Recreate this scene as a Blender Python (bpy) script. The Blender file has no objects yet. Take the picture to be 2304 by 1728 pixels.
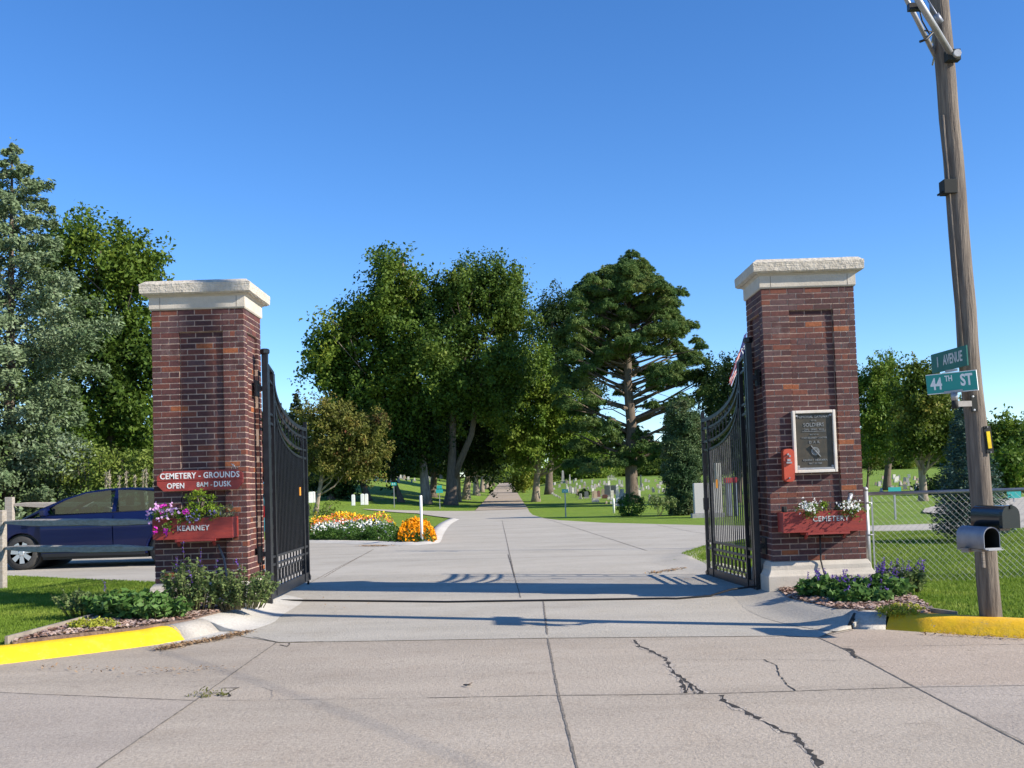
import bpy, bmesh, math, random
import numpy as np
from mathutils import Vector, Matrix
random.seed(7); RNG = np.random.default_rng(7)
S = bpy.context.scene
COL = S.collection
R = math.radians

# ------------------------------------------------------------------ camera, sky, sun
F, CX, CY, PITCH, ROLL, HC = 2330.0, 1152.0, 977.0, R(2.86), R(1.82), 1.3
_r0 = np.array([1., 0, 0]); _u0 = np.array([0, -math.sin(PITCH), math.cos(PITCH)]); FW = np.array([0, math.cos(PITCH), math.sin(PITCH)])
RT = _r0*math.cos(ROLL) - _u0*math.sin(ROLL); UP = _u0*math.cos(ROLL) + _r0*math.sin(ROLL)
cam_d = bpy.data.cameras.new('camera'); cam = bpy.data.objects.new('camera', cam_d); COL.objects.link(cam)
cam.matrix_world = Matrix(((RT[0], UP[0], -FW[0], 0), (RT[1], UP[1], -FW[1], 0), (RT[2], UP[2], -FW[2], HC), (0, 0, 0, 1)))
cam_d.sensor_width = 36; cam_d.lens = 36*F/2304; cam_d.shift_y = (CY-864)/2304; cam_d.clip_end = 4000; cam_d.clip_start = .05
S.camera = cam
SUN_EL, SUN_AZ = R(29), R(110.5)       # azimuth clockwise from +Y
W = bpy.data.worlds.new('World'); S.world = W; W.use_nodes = True
nt = W.node_tree; bg = nt.nodes['Background']
sky = nt.nodes.new('ShaderNodeTexSky'); sky.sky_type = 'NISHITA'; sky.sun_disc = False
sky.sun_elevation = SUN_EL; sky.sun_rotation = SUN_AZ; sky.altitude = 1500; sky.air_density = 1.0; sky.dust_density = 0; sky.ozone_density = 4.0
hs = nt.nodes.new('ShaderNodeHueSaturation'); hs.inputs['Saturation'].default_value = 1.20; hs.inputs['Hue'].default_value = .506
nt.links.new(sky.outputs[0], hs.inputs['Color']); nt.links.new(hs.outputs[0], bg.inputs[0]); bg.inputs[1].default_value = .134
sl = bpy.data.lights.new('sun', 'SUN'); sl.energy = 5.0; sl.angle = R(.53); sl.color = (1, .915, .79)
sun = bpy.data.objects.new('sun', sl); COL.objects.link(sun)
SD = Vector((math.sin(SUN_AZ)*math.cos(SUN_EL), math.cos(SUN_AZ)*math.cos(SUN_EL), math.sin(SUN_EL)))
sun.rotation_euler = SD.to_track_quat('Z', 'Y').to_euler()
S.view_settings.view_transform = 'Standard'; S.view_settings.look = 'None'; S.view_settings.gamma = 1; S.view_settings.exposure = .75
S.cycles.max_bounces = 6; S.cycles.transparent_max_bounces = 8

# ------------------------------------------------------------------ measuring: photo pixels -> places in the world
REG = dict(R1=(300, 600, 2.183), R2=(1560, 560, 1.975), R3=(1900, 700, 2.212), R4=(0, 1000, 3.318), R5=(640, 900, 3.687), R6=(1140, 900, 4.148),
           R7=(600, 500, 2.011), R8=(1950, 0, 2.766), B1=(0, 300, 2.074), B2=(0, 1280, 2.458), B3=(600, 1240, 2.458), B4=(1400, 1240, 2.447), B5=(1900, 780, 3.607))
def V(t, x, y): o = REG[t]; return (o[0]+x/o[2], o[1]+y/o[2])
def ray(u, v): return RT*((u-CX)/F) + UP*((CY-v)/F) + FW
def onY(u, v, y): d = ray(u, v); t = y/d[1]; return Vector((d[0]*t, y, HC+d[2]*t))
def onZ(u, v, z): d = ray(u, v); t = (z-HC)/d[2]; return Vector((d[0]*t, d[1]*t, z))

# ------------------------------------------------------------------ terrain height
_py = np.arange(-60, 1500, 1.0)
_pz = np.interp(_py, [-60, 0, 8.5, 12, 18, 30, 45, 64, 90, 122, 200, 296, 420, 900, 1500], [-.9, -.33, -.15, -.11, -.05, -.03, -.05, -.17, .05, .39, 1.2, 2.2, 2.0, 0, -4])
_k = np.ones(9)/9; _sm = np.convolve(np.pad(_pz, 4, 'edge'), _k, 'valid'); _w = np.clip((_py-20)/10, 0, 1); _pz = _pz*(1-_w)+_sm*_w
def ss(t): t = np.clip(t, 0, 1); return t*t*(3-2*t)
def G(x, y):
    z = np.interp(y, _py, _pz)
    z = z + 2.3*ss((-x-2)/14)*ss((y-35)/95)*(1-ss((y-300)/300)) + 1.15*ss((x-3)/10)*ss((y-80)/70)*(1-ss((y-300)/300))
    return z
def onG(u, v, off=0.0):
    d = ray(u, v); t = np.arange(4, 420, .05); x = d[0]*t; y = d[1]*t; z = HC+d[2]*t
    below = np.nonzero(z < G(x, y)+off)[0]
    if len(below) == 0: return None
    i = below[0]; return Vector((x[i], y[i], float(G(x[i], y[i])+off)))

# ------------------------------------------------------------------ materials
def nodes(name):
    m = bpy.data.materials.new(name); m.use_nodes = True; t = m.node_tree; b = t.nodes['Principled BSDF']
    return m, t, b, t.nodes.new, t.links.new
def setin(b, **k):
    for n, v in k.items():
        n = n.replace('_', ' ')
        if n in b.inputs: b.inputs[n].default_value = v
def c4(c): return (c[0], c[1], c[2], 1)
def mixc(N, L, fac, a, b):
    m = N('ShaderNodeMix'); m.data_type = 'RGBA'
    if hasattr(fac, 'links'): L(fac, m.inputs[0])
    else: m.inputs[0].default_value = fac
    for i, s in ((6, a), (7, b)):
        if hasattr(s, 'links'): L(s, m.inputs[i])
        else: m.inputs[i].default_value = c4(s)
    return m.outputs[2]
def noise(N, L, vec, scale, detail=4, rough=.55):
    n = N('ShaderNodeTexNoise'); n.inputs['Scale'].default_value = scale; n.inputs['Detail'].default_value = detail; n.inputs['Roughness'].default_value = rough
    L(vec, n.inputs['Vector']); return n.outputs[0]
def ramp(N, L, fac, stops, interp='LINEAR'):
    r = N('ShaderNodeValToRGB'); r.color_ramp.interpolation = interp; e = r.color_ramp.elements
    while len(e) < len(stops): e.new(.5)
    for i, (p, c) in enumerate(stops):
        e[i].position = p; e[i].color = c4(c) if len(c) == 3 else c
    L(fac, r.inputs[0]); return r.outputs[0]
def bump(N, L, h, b, strength, dist):
    n = N('ShaderNodeBump'); n.inputs['Strength'].default_value = strength; n.inputs['Distance'].default_value = dist
    L(h, n.inputs['Height']); L(n.outputs[0], b.inputs['Normal'])
G3 = lambda v: ((v,)*3)
def mat(name, c1, c2=None, scale=6, rough=.7, metal=0, bmp=0, bscale=40, spec=.5, stretch=None, coat=0, lo=.35, hi=.65):
    m, t, b, N, L = nodes(name); setin(b, Base_Color=c4(c1), Roughness=rough, Metallic=metal, Specular_IOR_Level=spec, Coat_Weight=coat)
    tc = N('ShaderNodeTexCoord'); vec = tc.outputs['Object']
    if stretch:
        mp = N('ShaderNodeMapping'); mp.inputs['Scale'].default_value = stretch; L(vec, mp.inputs[0]); vec = mp.outputs[0]
    if c2 is not None:
        n = noise(N, L, vec, scale, 6); f = ramp(N, L, n, [(lo, G3(0)), (hi, G3(1))])
        L(mixc(N, L, f, c1, c2), b.inputs['Base Color'])
    if bmp: bump(N, L, noise(N, L, vec, bscale, 5), b, bmp, .02)
    return m
def concrete(name, a, b_, speck, tint):
    m, t, b, N, L = nodes(name); setin(b, Roughness=.9, Specular_IOR_Level=.25)
    tc = N('ShaderNodeTexCoord').outputs['Object']
    n1 = ramp(N, L, noise(N, L, tc, .55, 7, .6), [(.3, G3(0)), (.7, G3(1))])
    c = mixc(N, L, n1, a, b_)
    n2 = ramp(N, L, noise(N, L, tc, 2.3, 8, .65), [(.5, G3(0)), (.75, G3(.55))])
    c = mixc(N, L, n2, c, tint)
    n3 = ramp(N, L, noise(N, L, tc, 42, 4, .75), [(.3, G3(.74)), (.5, G3(1)), (.72, G3(1.22))])
    mm = N('ShaderNodeMix'); mm.data_type = 'RGBA'; mm.blend_type = 'MULTIPLY'; mm.inputs[0].default_value = speck; L(c, mm.inputs[6]); L(n3, mm.inputs[7])
    n4 = ramp(N, L, noise(N, L, tc, 9, 5, .7), [(.29, G3(.68)), (.40, G3(1)), (.62, G3(1)), (.74, G3(1.1))])
    m2 = N('ShaderNodeMix'); m2.data_type = 'RGBA'; m2.blend_type = 'MULTIPLY'; m2.inputs[0].default_value = .7; L(mm.outputs[2], m2.inputs[6]); L(n4, m2.inputs[7])
    mp = N('ShaderNodeMapping'); mp.inputs['Scale'].default_value = (.22, 1.1, 1); L(tc, mp.inputs[0])
    n5 = ramp(N, L, noise(N, L, mp.outputs[0], 1.1, 6, .65), [(.34, G3(.86)), (.55, G3(1)), (.7, G3(1.05))])
    m3 = N('ShaderNodeMix'); m3.data_type = 'RGBA'; m3.blend_type = 'MULTIPLY'; m3.inputs[0].default_value = 1; L(m2.outputs[2], m3.inputs[6]); L(n5, m3.inputs[7])
    L(m3.outputs[2], b.inputs['Base Color'])
    bump(N, L, noise(N, L, tc, 38, 4, .75), b, .6, .014)
    return m
def grassmat(name, a, b_, c_, bm=.8):
    m, t, b, N, L = nodes(name); setin(b, Roughness=.85, Specular_IOR_Level=.2)
    tc = N('ShaderNodeTexCoord').outputs['Object']
    f = ramp(N, L, noise(N, L, tc, .35, 6, .6), [(.35, G3(0)), (.65, G3(1))])
    c = mixc(N, L, f, a, b_)
    g = ramp(N, L, noise(N, L, tc, 5, 8, .75), [(.4, G3(0)), (.75, G3(.8))])
    c = mixc(N, L, g, c, c_)
    c = mixc(N, L, ramp(N, L, noise(N, L, tc, 1.1, 9, .72), [(.53, G3(0)), (.72, G3(.55))]), c, (.24, .22, .07))
    h = ramp(N, L, noise(N, L, tc, 28, 4, .8), [(.3, G3(.55)), (.6, G3(1.2))])
    mm = N('ShaderNodeMix'); mm.data_type = 'RGBA'; mm.blend_type = 'MULTIPLY'; mm.inputs[0].default_value = 1; L(c, mm.inputs[6]); L(h, mm.inputs[7])
    L(mm.outputs[2], b.inputs['Base Color']); bump(N, L, noise(N, L, tc, 22, 6, .8), b, bm, .05)
    return m
def leafmat(name, cols, transl=.3, nscale=.35, rough=.6):
    """cols: list of base colours drawn per leaf and per region of the plant"""
    m, t, b, N, L = nodes(name); setin(b, Roughness=rough, Specular_IOR_Level=.2)
    gi = N('ShaderNodeNewGeometry'); tc = N('ShaderNodeTexCoord').outputs['Object']
    n = noise(N, L, tc, nscale, 3); a = N('ShaderNodeMath'); a.operation = 'MULTIPLY_ADD'
    L(gi.outputs['Random Per Island'], a.inputs[0]); a.inputs[1].default_value = .26
    s = N('ShaderNodeMath'); s.operation = 'MULTIPLY_ADD'; L(n, s.inputs[0]); s.inputs[1].default_value = 1.9; s.inputs[2].default_value = -.60
    L(s.outputs[0], a.inputs[2])
    k = len(cols); c = ramp(N, L, a.outputs[0], [(i/(k-1) if k > 1 else 0, cc) for i, cc in enumerate(cols)])
    L(c, b.inputs['Base Color'])
    tr = N('ShaderNodeBsdfTranslucent'); L(c, tr.inputs['Color']); mx = N('ShaderNodeMixShader'); mx.inputs[0].default_value = transl
    L(b.outputs[0], mx.inputs[1]); L(tr.outputs[0], mx.inputs[2]); L(mx.outputs[0], t.nodes['Material Output'].inputs[0])
    return m
def brickmat():
    m, t, b, N, L = nodes('brick'); setin(b, Roughness=.75, Specular_IOR_Level=.35)
    gi = N('ShaderNodeNewGeometry'); tc = N('ShaderNodeTexCoord').outputs['Object']
    c = ramp(N, L, gi.outputs['Random Per Island'], [(0, (.062, .024, .024)), (.2, (.085, .032, .031)), (.36, (.105, .036, .030)), (.5, (.092, .046, .046)), (.66, (.12, .040, .030)), (.8, (.073, .028, .027)), (.92, (.16, .050, .030)), (.965, (.26, .08, .030))], 'CONSTANT')
    f = ramp(N, L, noise(N, L, tc, 38, 6, .7), [(.3, G3(.62)), (.7, G3(1.3))])
    mm = N('ShaderNodeMix'); mm.data_type = 'RGBA'; mm.blend_type = 'MULTIPLY'; mm.inputs[0].default_value = 1; L(c, mm.inputs[6]); L(f, mm.inputs[7])
    f2 = ramp(N, L, noise(N, L, tc, 3, 5, .7), [(.62, G3(0)), (.85, G3(.4))])
    L(mixc(N, L, f2, mm.outputs[2], (.36, .27, .24)), b.inputs['Base Color'])
    mp = N('ShaderNodeMapping'); mp.inputs['Scale'].default_value = (3, 3, .5); L(tc, mp.inputs[0])
    bump(N, L, noise(N, L, mp.outputs[0], 45, 4, .7), b, .5, .006)
    return m
def glassmat(name, tint, gl=.12):
    m = bpy.data.materials.new(name); m.use_nodes = True; t = m.node_tree; N = t.nodes.new; L = t.links.new
    t.nodes.remove(t.nodes['Principled BSDF'])
    a = N('ShaderNodeBsdfTransparent'); a.inputs[0].default_value = c4(tint); g = N('ShaderNodeBsdfGlossy'); g.inputs['Roughness'].default_value = .03
    x = N('ShaderNodeMixShader'); x.inputs[0].default_value = gl; L(a.outputs[0], x.inputs[1]); L(g.outputs[0], x.inputs[2]); L(x.outputs[0], t.nodes['Material Output'].inputs[0])
    return m
def paint(name, a, b_, thr):
    m, t, b, N, L = nodes(name); setin(b, Roughness=.7, Specular_IOR_Level=.3)
    tc = N('ShaderNodeTexCoord').outputs['Object']; c = mixc(N, L, ramp(N, L, noise(N, L, tc, 3.5, 6, .6), [(.4, G3(0)), (.7, G3(1))]), a, b_)
    c = mixc(N, L, ramp(N, L, noise(N, L, tc, 15, 8, .75), [(thr-.02, G3(0)), (thr+.02, G3(1))]), c, (.30, .26, .21))
    c = mixc(N, L, ramp(N, L, noise(N, L, tc, 5, 9, .8), [(.52, G3(0)), (.75, G3(.5))]), c, (.42, .32, .12))
    L(c, b.inputs['Base Color']); bump(N, L, noise(N, L, tc, 18, 6, .7), b, .4, .02); return m
M = dict(
    brick=brickmat(), mortar=mat('mortar', (.36, .25, .20), (.50, .38, .30), 12, .95, bmp=.4, bscale=120),
    stone=mat('limestone', (.44, .395, .325), (.52, .47, .395), 5, .9, bmp=.25, bscale=60),
    rough=mat('hewn limestone', (.43, .385, .315), (.53, .48, .40), 14, .95, bmp=.9, bscale=24),
    street=concrete('street concrete', (.385, .326, .258), (.425, .366, .293), .9, (.35, .285, .215)),
    drive=concrete('drive concrete', (.405, .368, .305), (.45, .415, .35), .6, (.37, .325, .255)),
    apron=concrete('pale concrete', (.52, .49, .43), (.58, .55, .49), .5, (.45, .41, .35)),
    gkerb=concrete('kerb concrete', (.40, .37, .32), (.44, .40, .35), .8, (.33, .29, .25)),
    gravel=concrete('gravel', (.36, .29, .22), (.42, .345, .26), 1, (.29, .23, .17)),
    joint=mat('joint', (.10, .088, .07), (.24, .205, .165), 22, .95), crack=mat('crack', (.012, .011, .009), (.05, .042, .034), 14, .95),
    spall=mat('spalled concrete', (.48, .42, .345), (.30, .25, .20), 30, .95, bmp=1, bscale=50), tan=mat('joint grit', (.42, .30, .22), (.33, .25, .18), 8, .95),
    yellow=paint('kerb paint', (.84, .50, .012), (.72, .39, .02), .64),
    yellow2=paint('bright kerb paint', (.80, .52, .010), (.74, .46, .015), .66),
    lawn=grassmat('lawn', (.12, .215, .018), (.165, .265, .024), (.25, .31, .05)),
    lawn2=grassmat('near lawn', (.11, .19, .018), (.16, .25, .025), (.24, .30, .05), 1),
    black=mat('black iron', (.010, .011, .014), (.018, .02, .026), 9, .38, .3, bmp=.1, bscale=90), iron_sunlit=mat('sunlit iron', (.13, .13, .128), (.05, .052, .056), 7, .5, .3),  # second iron: same gate iron with sunlight painted into a paler grey
    red=mat('red paint', (.32, .040, .028), (.235, .030, .024), 7, .6, bmp=.15, bscale=30, stretch=(1, 1, 6)),
    white=mat('white paint', (.80, .80, .77), (.68, .67, .63), 14, .6), white2=mat('faded lettering', (.62, .62, .60), (.42, .42, .41), 30, .7),
    bronze=mat('bronze', (.085, .070, .050), (.055, .052, .042), 12, .5, .5), bronze2=mat('bronze relief', (.34, .34, .33), (.2, .2, .19), 30, .45, .5),
    plaque=mat('plaque frame', (.62, .55, .46), (.7, .64, .56), 9, .85),
    steel=mat('galvanised steel', (.30, .30, .31), (.38, .38, .38), 14, .5, .5), alu=mat('aluminium', (.22, .24, .29), (.28, .30, .35), 9, .5, .5), wire=mat('fence wire', (.42, .42, .40), (.28, .27, .25), 3, .5, .4),
    wood=mat('weathered wood', (.36, .31, .26), (.22, .185, .15), 6, .9, bmp=.6, bscale=30, stretch=(1, 1, 14)),
    rail=mat('split rail wood', (.30, .26, .21), (.42, .38, .33), 4, .95, bmp=.8, bscale=24, stretch=(.3, 3, 8)),
    polew=mat('pole wood', (.20, .165, .13), (.095, .075, .06), 7, .9, bmp=.8, bscale=18, stretch=(5, 5, .35)),
    blackbox=mat('black enamel', (.008, .012, .013), None, rough=.25, coat=.4), dark=mat('dark void', (.012, .014, .012), None, rough=.8),
    green=mat('green sign sheet', (.0, .25, .215), (.0, .27, .23), 4, .4), dgreen=mat('dark green sign sheet', (.002, .105, .08), (.002, .12, .09), 4, .45),
    signw=mat('sign white', (.75, .76, .74), None, rough=.4), silver2=mat('sign green small', (.02, .33, .30), None, rough=.5),
    orange=mat('orange tag', (.75, .30, .03), None, rough=.5), ytag=mat('yellow tag', (.85, .62, .0), (.7, .45, 0), 30, .5),
    bark=mat('bark', (.16, .125, .095), (.085, .065, .05), 5, .95, bmp=1, bscale=9, stretch=(3, 3, .6)),
    palebark=mat('pale bark', (.34, .28, .22), (.17, .135, .105), 3, .95, bmp=1, bscale=7, stretch=(3, 3, .6)),
    gran1=mat('grey granite', (.36, .35, .33), (.26, .25, .24), 8, .8, bmp=.5, bscale=20), gran2=mat('pale marble', (.55, .53, .48), (.38, .365, .33), 6, .75, bmp=.3, bscale=20),
    gran3=mat('dark granite', (.10, .11, .125), (.14, .15, .165), 20, .4), gran4=mat('tan granite', (.42, .33, .25), (.30, .23, .175), 10, .85, bmp=.8, bscale=14), gran5=mat('red granite', (.17, .07, .06), (.12, .05, .045), 9, .5),
    slab=mat('slab granite', (.47, .43, .41), (.52, .48, .455), 30, .6), gran2w=mat('white marble', (.84, .84, .82), (.72, .71, .68), 9, .7),
    car=mat('dark blue paint', (.005, .010, .06), (.004, .008, .05), 1, .35, .1, coat=.35, spec=.3), teal=mat('teal paint', (.01, .12, .16), None, rough=.3, coat=.6), tealstripe=mat('pale trim', (.3, .5, .52), None, rough=.4),
    tyre=mat('tyre rubber', (.03, .03, .03), (.05, .047, .043), 20, .85), rim=mat('alloy', (.62, .63, .65), None, rough=.35, metal=.7), trim=mat('black trim', (.012, .012, .013), None, rough=.5),
    glass=glassmat('car glass', (.16, .26, .24), .08), seat=mat('seat cloth', (.25, .23, .2), (.18, .165, .15), 20, .9), taill=mat('tail lamp', (.5, .01, .012), None, rough=.2),
    headl=mat('headlamp', (.6, .62, .65), None, rough=.1), redcl=mat('red cloth', (.55, .02, .03), None, rough=.8), whitecl=mat('white cloth', (.8, .8, .8), None, rough=.8), bluecl=mat('blue cloth', (.02, .03, .14), None, rough=.8),
    hose=mat('black hose', (.008, .008, .009), None, rough=.5), soil=mat('soil', (.11, .07, .05), (.19, .13, .10), 18, .95, bmp=1, bscale=40),
    edging=mat('landscape edging', (.30, .26, .21), (.2, .17, .14), 8, .9),
)
M['chip'] = leafmat('wood chip', [(.20, .11, .08), (.34, .22, .17), (.52, .40, .33), (.16, .09, .07)], 0, 4)
M['litter'] = leafmat('dry leaf', [(.20, .12, .06), (.34, .22, .12), (.42, .30, .19)], 0, 4)
M['blade'] = leafmat('grass blade', [(.12, .20, .020), (.18, .27, .032), (.28, .34, .06)], .4, 1.2)

# ------------------------------------------------------------------ mesh building
ORG = {}
class MB:
    def __init__(s): s.v = []; s.f = []; s.sm = []
    def add(s, vs, fs, smooth=False):
        b = len(s.v); s.v += [tuple(p) for p in vs]; s.f += [tuple(b+i for i in f) for f in fs]; s.sm += [smooth]*len(fs); return s
    def box(s, a, b, rot=None, piv=None):
        x0, y0, z0 = a; x1, y1, z1 = b
        vs = [Vector(p) for p in ((x0, y0, z0), (x1, y0, z0), (x1, y1, z0), (x0, y1, z0), (x0, y0, z1), (x1, y0, z1), (x1, y1, z1), (x0, y1, z1))]
        if rot is not None:
            pv = Vector(piv) if piv is not None else (Vector(a)+Vector(b))/2
            vs = [rot @ (p-pv)+pv for p in vs]
        return s.add(vs, [(0, 3, 2, 1), (4, 5, 6, 7), (0, 1, 5, 4), (1, 2, 6, 5), (2, 3, 7, 6), (3, 0, 4, 7)])
    def bar(s, p, q, w, h=None, up=(0, 0, 1)):
        p = Vector(p); q = Vector(q); d = (q-p).normalized(); h = h or w; u = Vector(up)
        if abs(d.dot(u)) > .95: u = Vector((0, 1, 0))
        a = d.cross(u).normalized()*w/2; b = d.cross(a).normalized()*h/2
        vs = [p-a-b, p+a-b, p+a+b, p-a+b, q-a-b, q+a-b, q+a+b, q-a+b]
        return s.add(vs, [(0, 3, 2, 1), (4, 5, 6, 7), (0, 1, 5, 4), (1, 2, 6, 5), (2, 3, 7, 6), (3, 0, 4, 7)])
    def tube(s, pts, rad, n=8, smooth=True):
        pts = [Vector(p) for p in pts]; m = len(pts); rad = rad if isinstance(rad, (list, tuple)) else [rad]*m
        vs = []; ref = Vector((.31, .87, .12))
        for i, p in enumerate(pts):
            d = (pts[min(i+1, m-1)]-pts[max(i-1, 0)]).normalized(); a = d.cross(ref).normalized(); b = d.cross(a)
            for k in range(n):
                t = 2*math.pi*k/n; vs.append(p+(a*math.cos(t)+b*math.sin(t))*rad[i])
        fs = [(i*n+k, i*n+(k+1) % n, (i+1)*n+(k+1) % n, (i+1)*n+k) for i in range(m-1) for k in range(n)]
        s.add(vs, fs, smooth); b = len(s.v)-len(vs)
        s.f += [tuple(b+k for k in range(n))[::-1], tuple(b+(m-1)*n+k for k in range(n))]; s.sm += [False, False]; return s
    def lathe(s, prof, c, n=16, axis='z', smooth=True):
        vs = []
        for r, h in prof:
            for k in range(n):
                t = 2*math.pi*k/n; a, b = r*math.cos(t), r*math.sin(t)
                vs.append((c[0]+a, c[1]+b, c[2]+h) if axis == 'z' else ((c[0]+a, c[1]+h, c[2]+b) if axis == 'y' else (c[0]+h, c[1]+a, c[2]+b)))
        m = len(prof); s.add(vs, [(i*n+k, i*n+(k+1) % n, (i+1)*n+(k+1) % n, (i+1)*n+k) for i in range(m-1) for k in range(n)], smooth)
        b = len(s.v)-len(vs); s.f += [tuple(b+k for k in range(n)), tuple(b+(m-1)*n+k for k in range(n))[::-1]]; s.sm += [False]*2; return s
    def prism(s, poly, d0, d1, plane='xz'):
        f = (lambda p, d: (p[0], d, p[1])) if plane == 'xz' else ((lambda p, d: (d, p[0], p[1])) if plane == 'yz' else (lambda p, d: (p[0], p[1], d)))
        n = len(poly); vs = [f(p, d0) for p in poly]+[f(p, d1) for p in poly]
        return s.add(vs, [tuple(range(n)), tuple(range(2*n-1, n-1, -1))]+[(i, i+n, (i+1) % n+n, (i+1) % n) for i in range(n)])
    def rects(s, x0, x1, y0, y1, st):
        vs = []
        for z, e in st: vs += [(x0-e, y0-e, z), (x1+e, y0-e, z), (x1+e, y1+e, z), (x0-e, y1+e, z)]
        m = len(st); fs = [(i*4+k, i*4+(k+1) % 4, i*4+4+(k+1) % 4, i*4+4+k) for i in range(m-1) for k in range(4)]
        return s.add(vs, fs+[(3, 2, 1, 0), tuple((m-1)*4+k for k in range(4))])
    def build(s, name, m, parent=None, loc=None, bevel=0):
        o = Vector(loc) if loc is not None else (ORG.get(parent.name, Vector()) if parent else Vector())
        me = bpy.data.meshes.new(name); me.from_pydata([(p[0]-o[0], p[1]-o[1], p[2]-o[2]) for p in s.v], [], s.f)
        me.polygons.foreach_set('use_smooth', s.sm)
        bm = bmesh.new(); bm.from_mesh(me); bmesh.ops.recalc_face_normals(bm, faces=bm.faces); bm.to_mesh(me); bm.free()
        return link(me, name, m, parent, o if (loc is not None and not parent) else None, o, bevel)
def link(me, name, m, parent, loc, org, bevel=0):
    me.materials.append(M[m] if isinstance(m, str) else m)
    ob = bpy.data.objects.new(name, me); COL.objects.link(ob)
    if parent: ob.parent = parent
    elif loc is not None: ob.location = loc
    ORG[ob.name] = Vector(org)
    if bevel:
        b = ob.modifiers.new('bevel', 'BEVEL'); b.width = bevel; b.segments = 2; b.limit_method = 'ANGLE'
    return ob
def tag(o, label=None, cat=None, group=None, kind=None):
    if label: o['label'] = label
    if cat: o['category'] = cat
    if group: o['group'] = group
    if kind: o['kind'] = kind
    return o
def thing(name, loc, label, cat, group=None):
    o = bpy.data.objects.new(name, None); COL.objects.link(o); o.location = loc; o.empty_display_size = .2
    ORG[o.name] = Vector(loc); return tag(o, label, cat, group)
def copy_tree(o, parent=None):
    c = o.copy(); COL.objects.link(c)
    if parent: c.parent = parent
    for ch in [k for k in COL.objects if k.parent == o]: copy_tree(ch, c)
    return c
def dup(o, loc, label=None, rz=0, sc=None):
    c = copy_tree(o); c.location = loc; c.rotation_euler = (0, 0, rz)
    if sc: c.scale = sc if isinstance(sc, tuple) else (sc, sc, sc)
    if label: c['label'] = label
    return c
def fast(name, P, Q, m, parent=None, loc=(0, 0, 0)):
    """P (n,3) points, Q (k,4) or (k,3) faces -> one mesh object"""
    o = ORG.get(parent.name, Vector()) if parent else Vector(loc)
    P = (P-np.array(o)).astype(np.float32); me = bpy.data.meshes.new(name); k, w = Q.shape
    me.vertices.add(len(P)); me.vertices.foreach_set('co', P.ravel()); me.loops.add(k*w); me.loops.foreach_set('vertex_index', Q.astype(np.int32).ravel())
    me.polygons.add(k); me.polygons.foreach_set('loop_start', np.arange(0, k*w, w, dtype=np.int32)); me.polygons.foreach_set('loop_total', np.full(k, w, np.int32))
    me.update(calc_edges=True); return link(me, name, m, parent, None if parent else o, o)
def struct(o): o['kind'] = 'structure'; return o

def text(s, size, origin, xdir, m, parent, name='lettering', depth=.004, weight=0.0, align='CENTER', ydir=(0, 0, 1), sx=1.0, spacing=1.0):
    c = bpy.data.curves.new('t', 'FONT'); c.body = s; c.size = 1; c.extrude = .5; c.offset = weight; c.align_x = align; c.align_y = 'CENTER'; c.space_character = spacing; c.resolution_u = 3
    to = bpy.data.objects.new('t', c); COL.objects.link(to); bpy.context.view_layer.update()
    me = bpy.data.meshes.new_from_object(to, depsgraph=bpy.context.evaluated_depsgraph_get()); bpy.data.objects.remove(to); bpy.data.curves.remove(c)
    X = Vector(xdir).normalized(); Y = Vector(ydir).normalized(); Z = X.cross(Y); o = Vector(origin)-ORG.get(parent.name, Vector())
    for v in me.vertices:
        x, y, z = v.co; v.co = o+X*x*size*sx+Y*y*size+Z*(z*2*depth*.5)
    me.name = name; me.materials.clear(); return link(me, name, m, parent, None, ORG.get(parent.name, Vector()))

# ------------------------------------------------------------------ foliage
def unit(n):
    a = RNG.normal(size=(n, 3)); return a/np.linalg.norm(a, axis=1, keepdims=True)
def leaf_quads(C, size, aspect=.5, nb=None, upb=.5, jit=.35, dirs=None):
    n = len(C); nrm = unit(n)+np.array([0, 0, upb])
    if nb is not None: nrm += nb
    nrm /= np.linalg.norm(nrm, axis=1, keepdims=True)+1e-9
    a = unit(n) if dirs is None else dirs+unit(n)*.25
    a -= nrm*np.sum(a*nrm, axis=1, keepdims=True); a /= np.linalg.norm(a, axis=1, keepdims=True)+1e-9
    b = np.cross(nrm, a); s = (size*(1+RNG.uniform(-jit, jit, n)))[:, None]/2
    P = np.empty((n, 4, 3)); P[:, 0] = C-a*s; P[:, 1] = C+b*s*aspect+a*s*.1; P[:, 2] = C+a*s; P[:, 3] = C-b*s*aspect+a*s*.1
    P[:, 2] -= np.array([0, 0, 1])*s*.25
    return P.reshape(-1, 3)
def quads(n): return np.arange(n*4).reshape(-1, 4)
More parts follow.
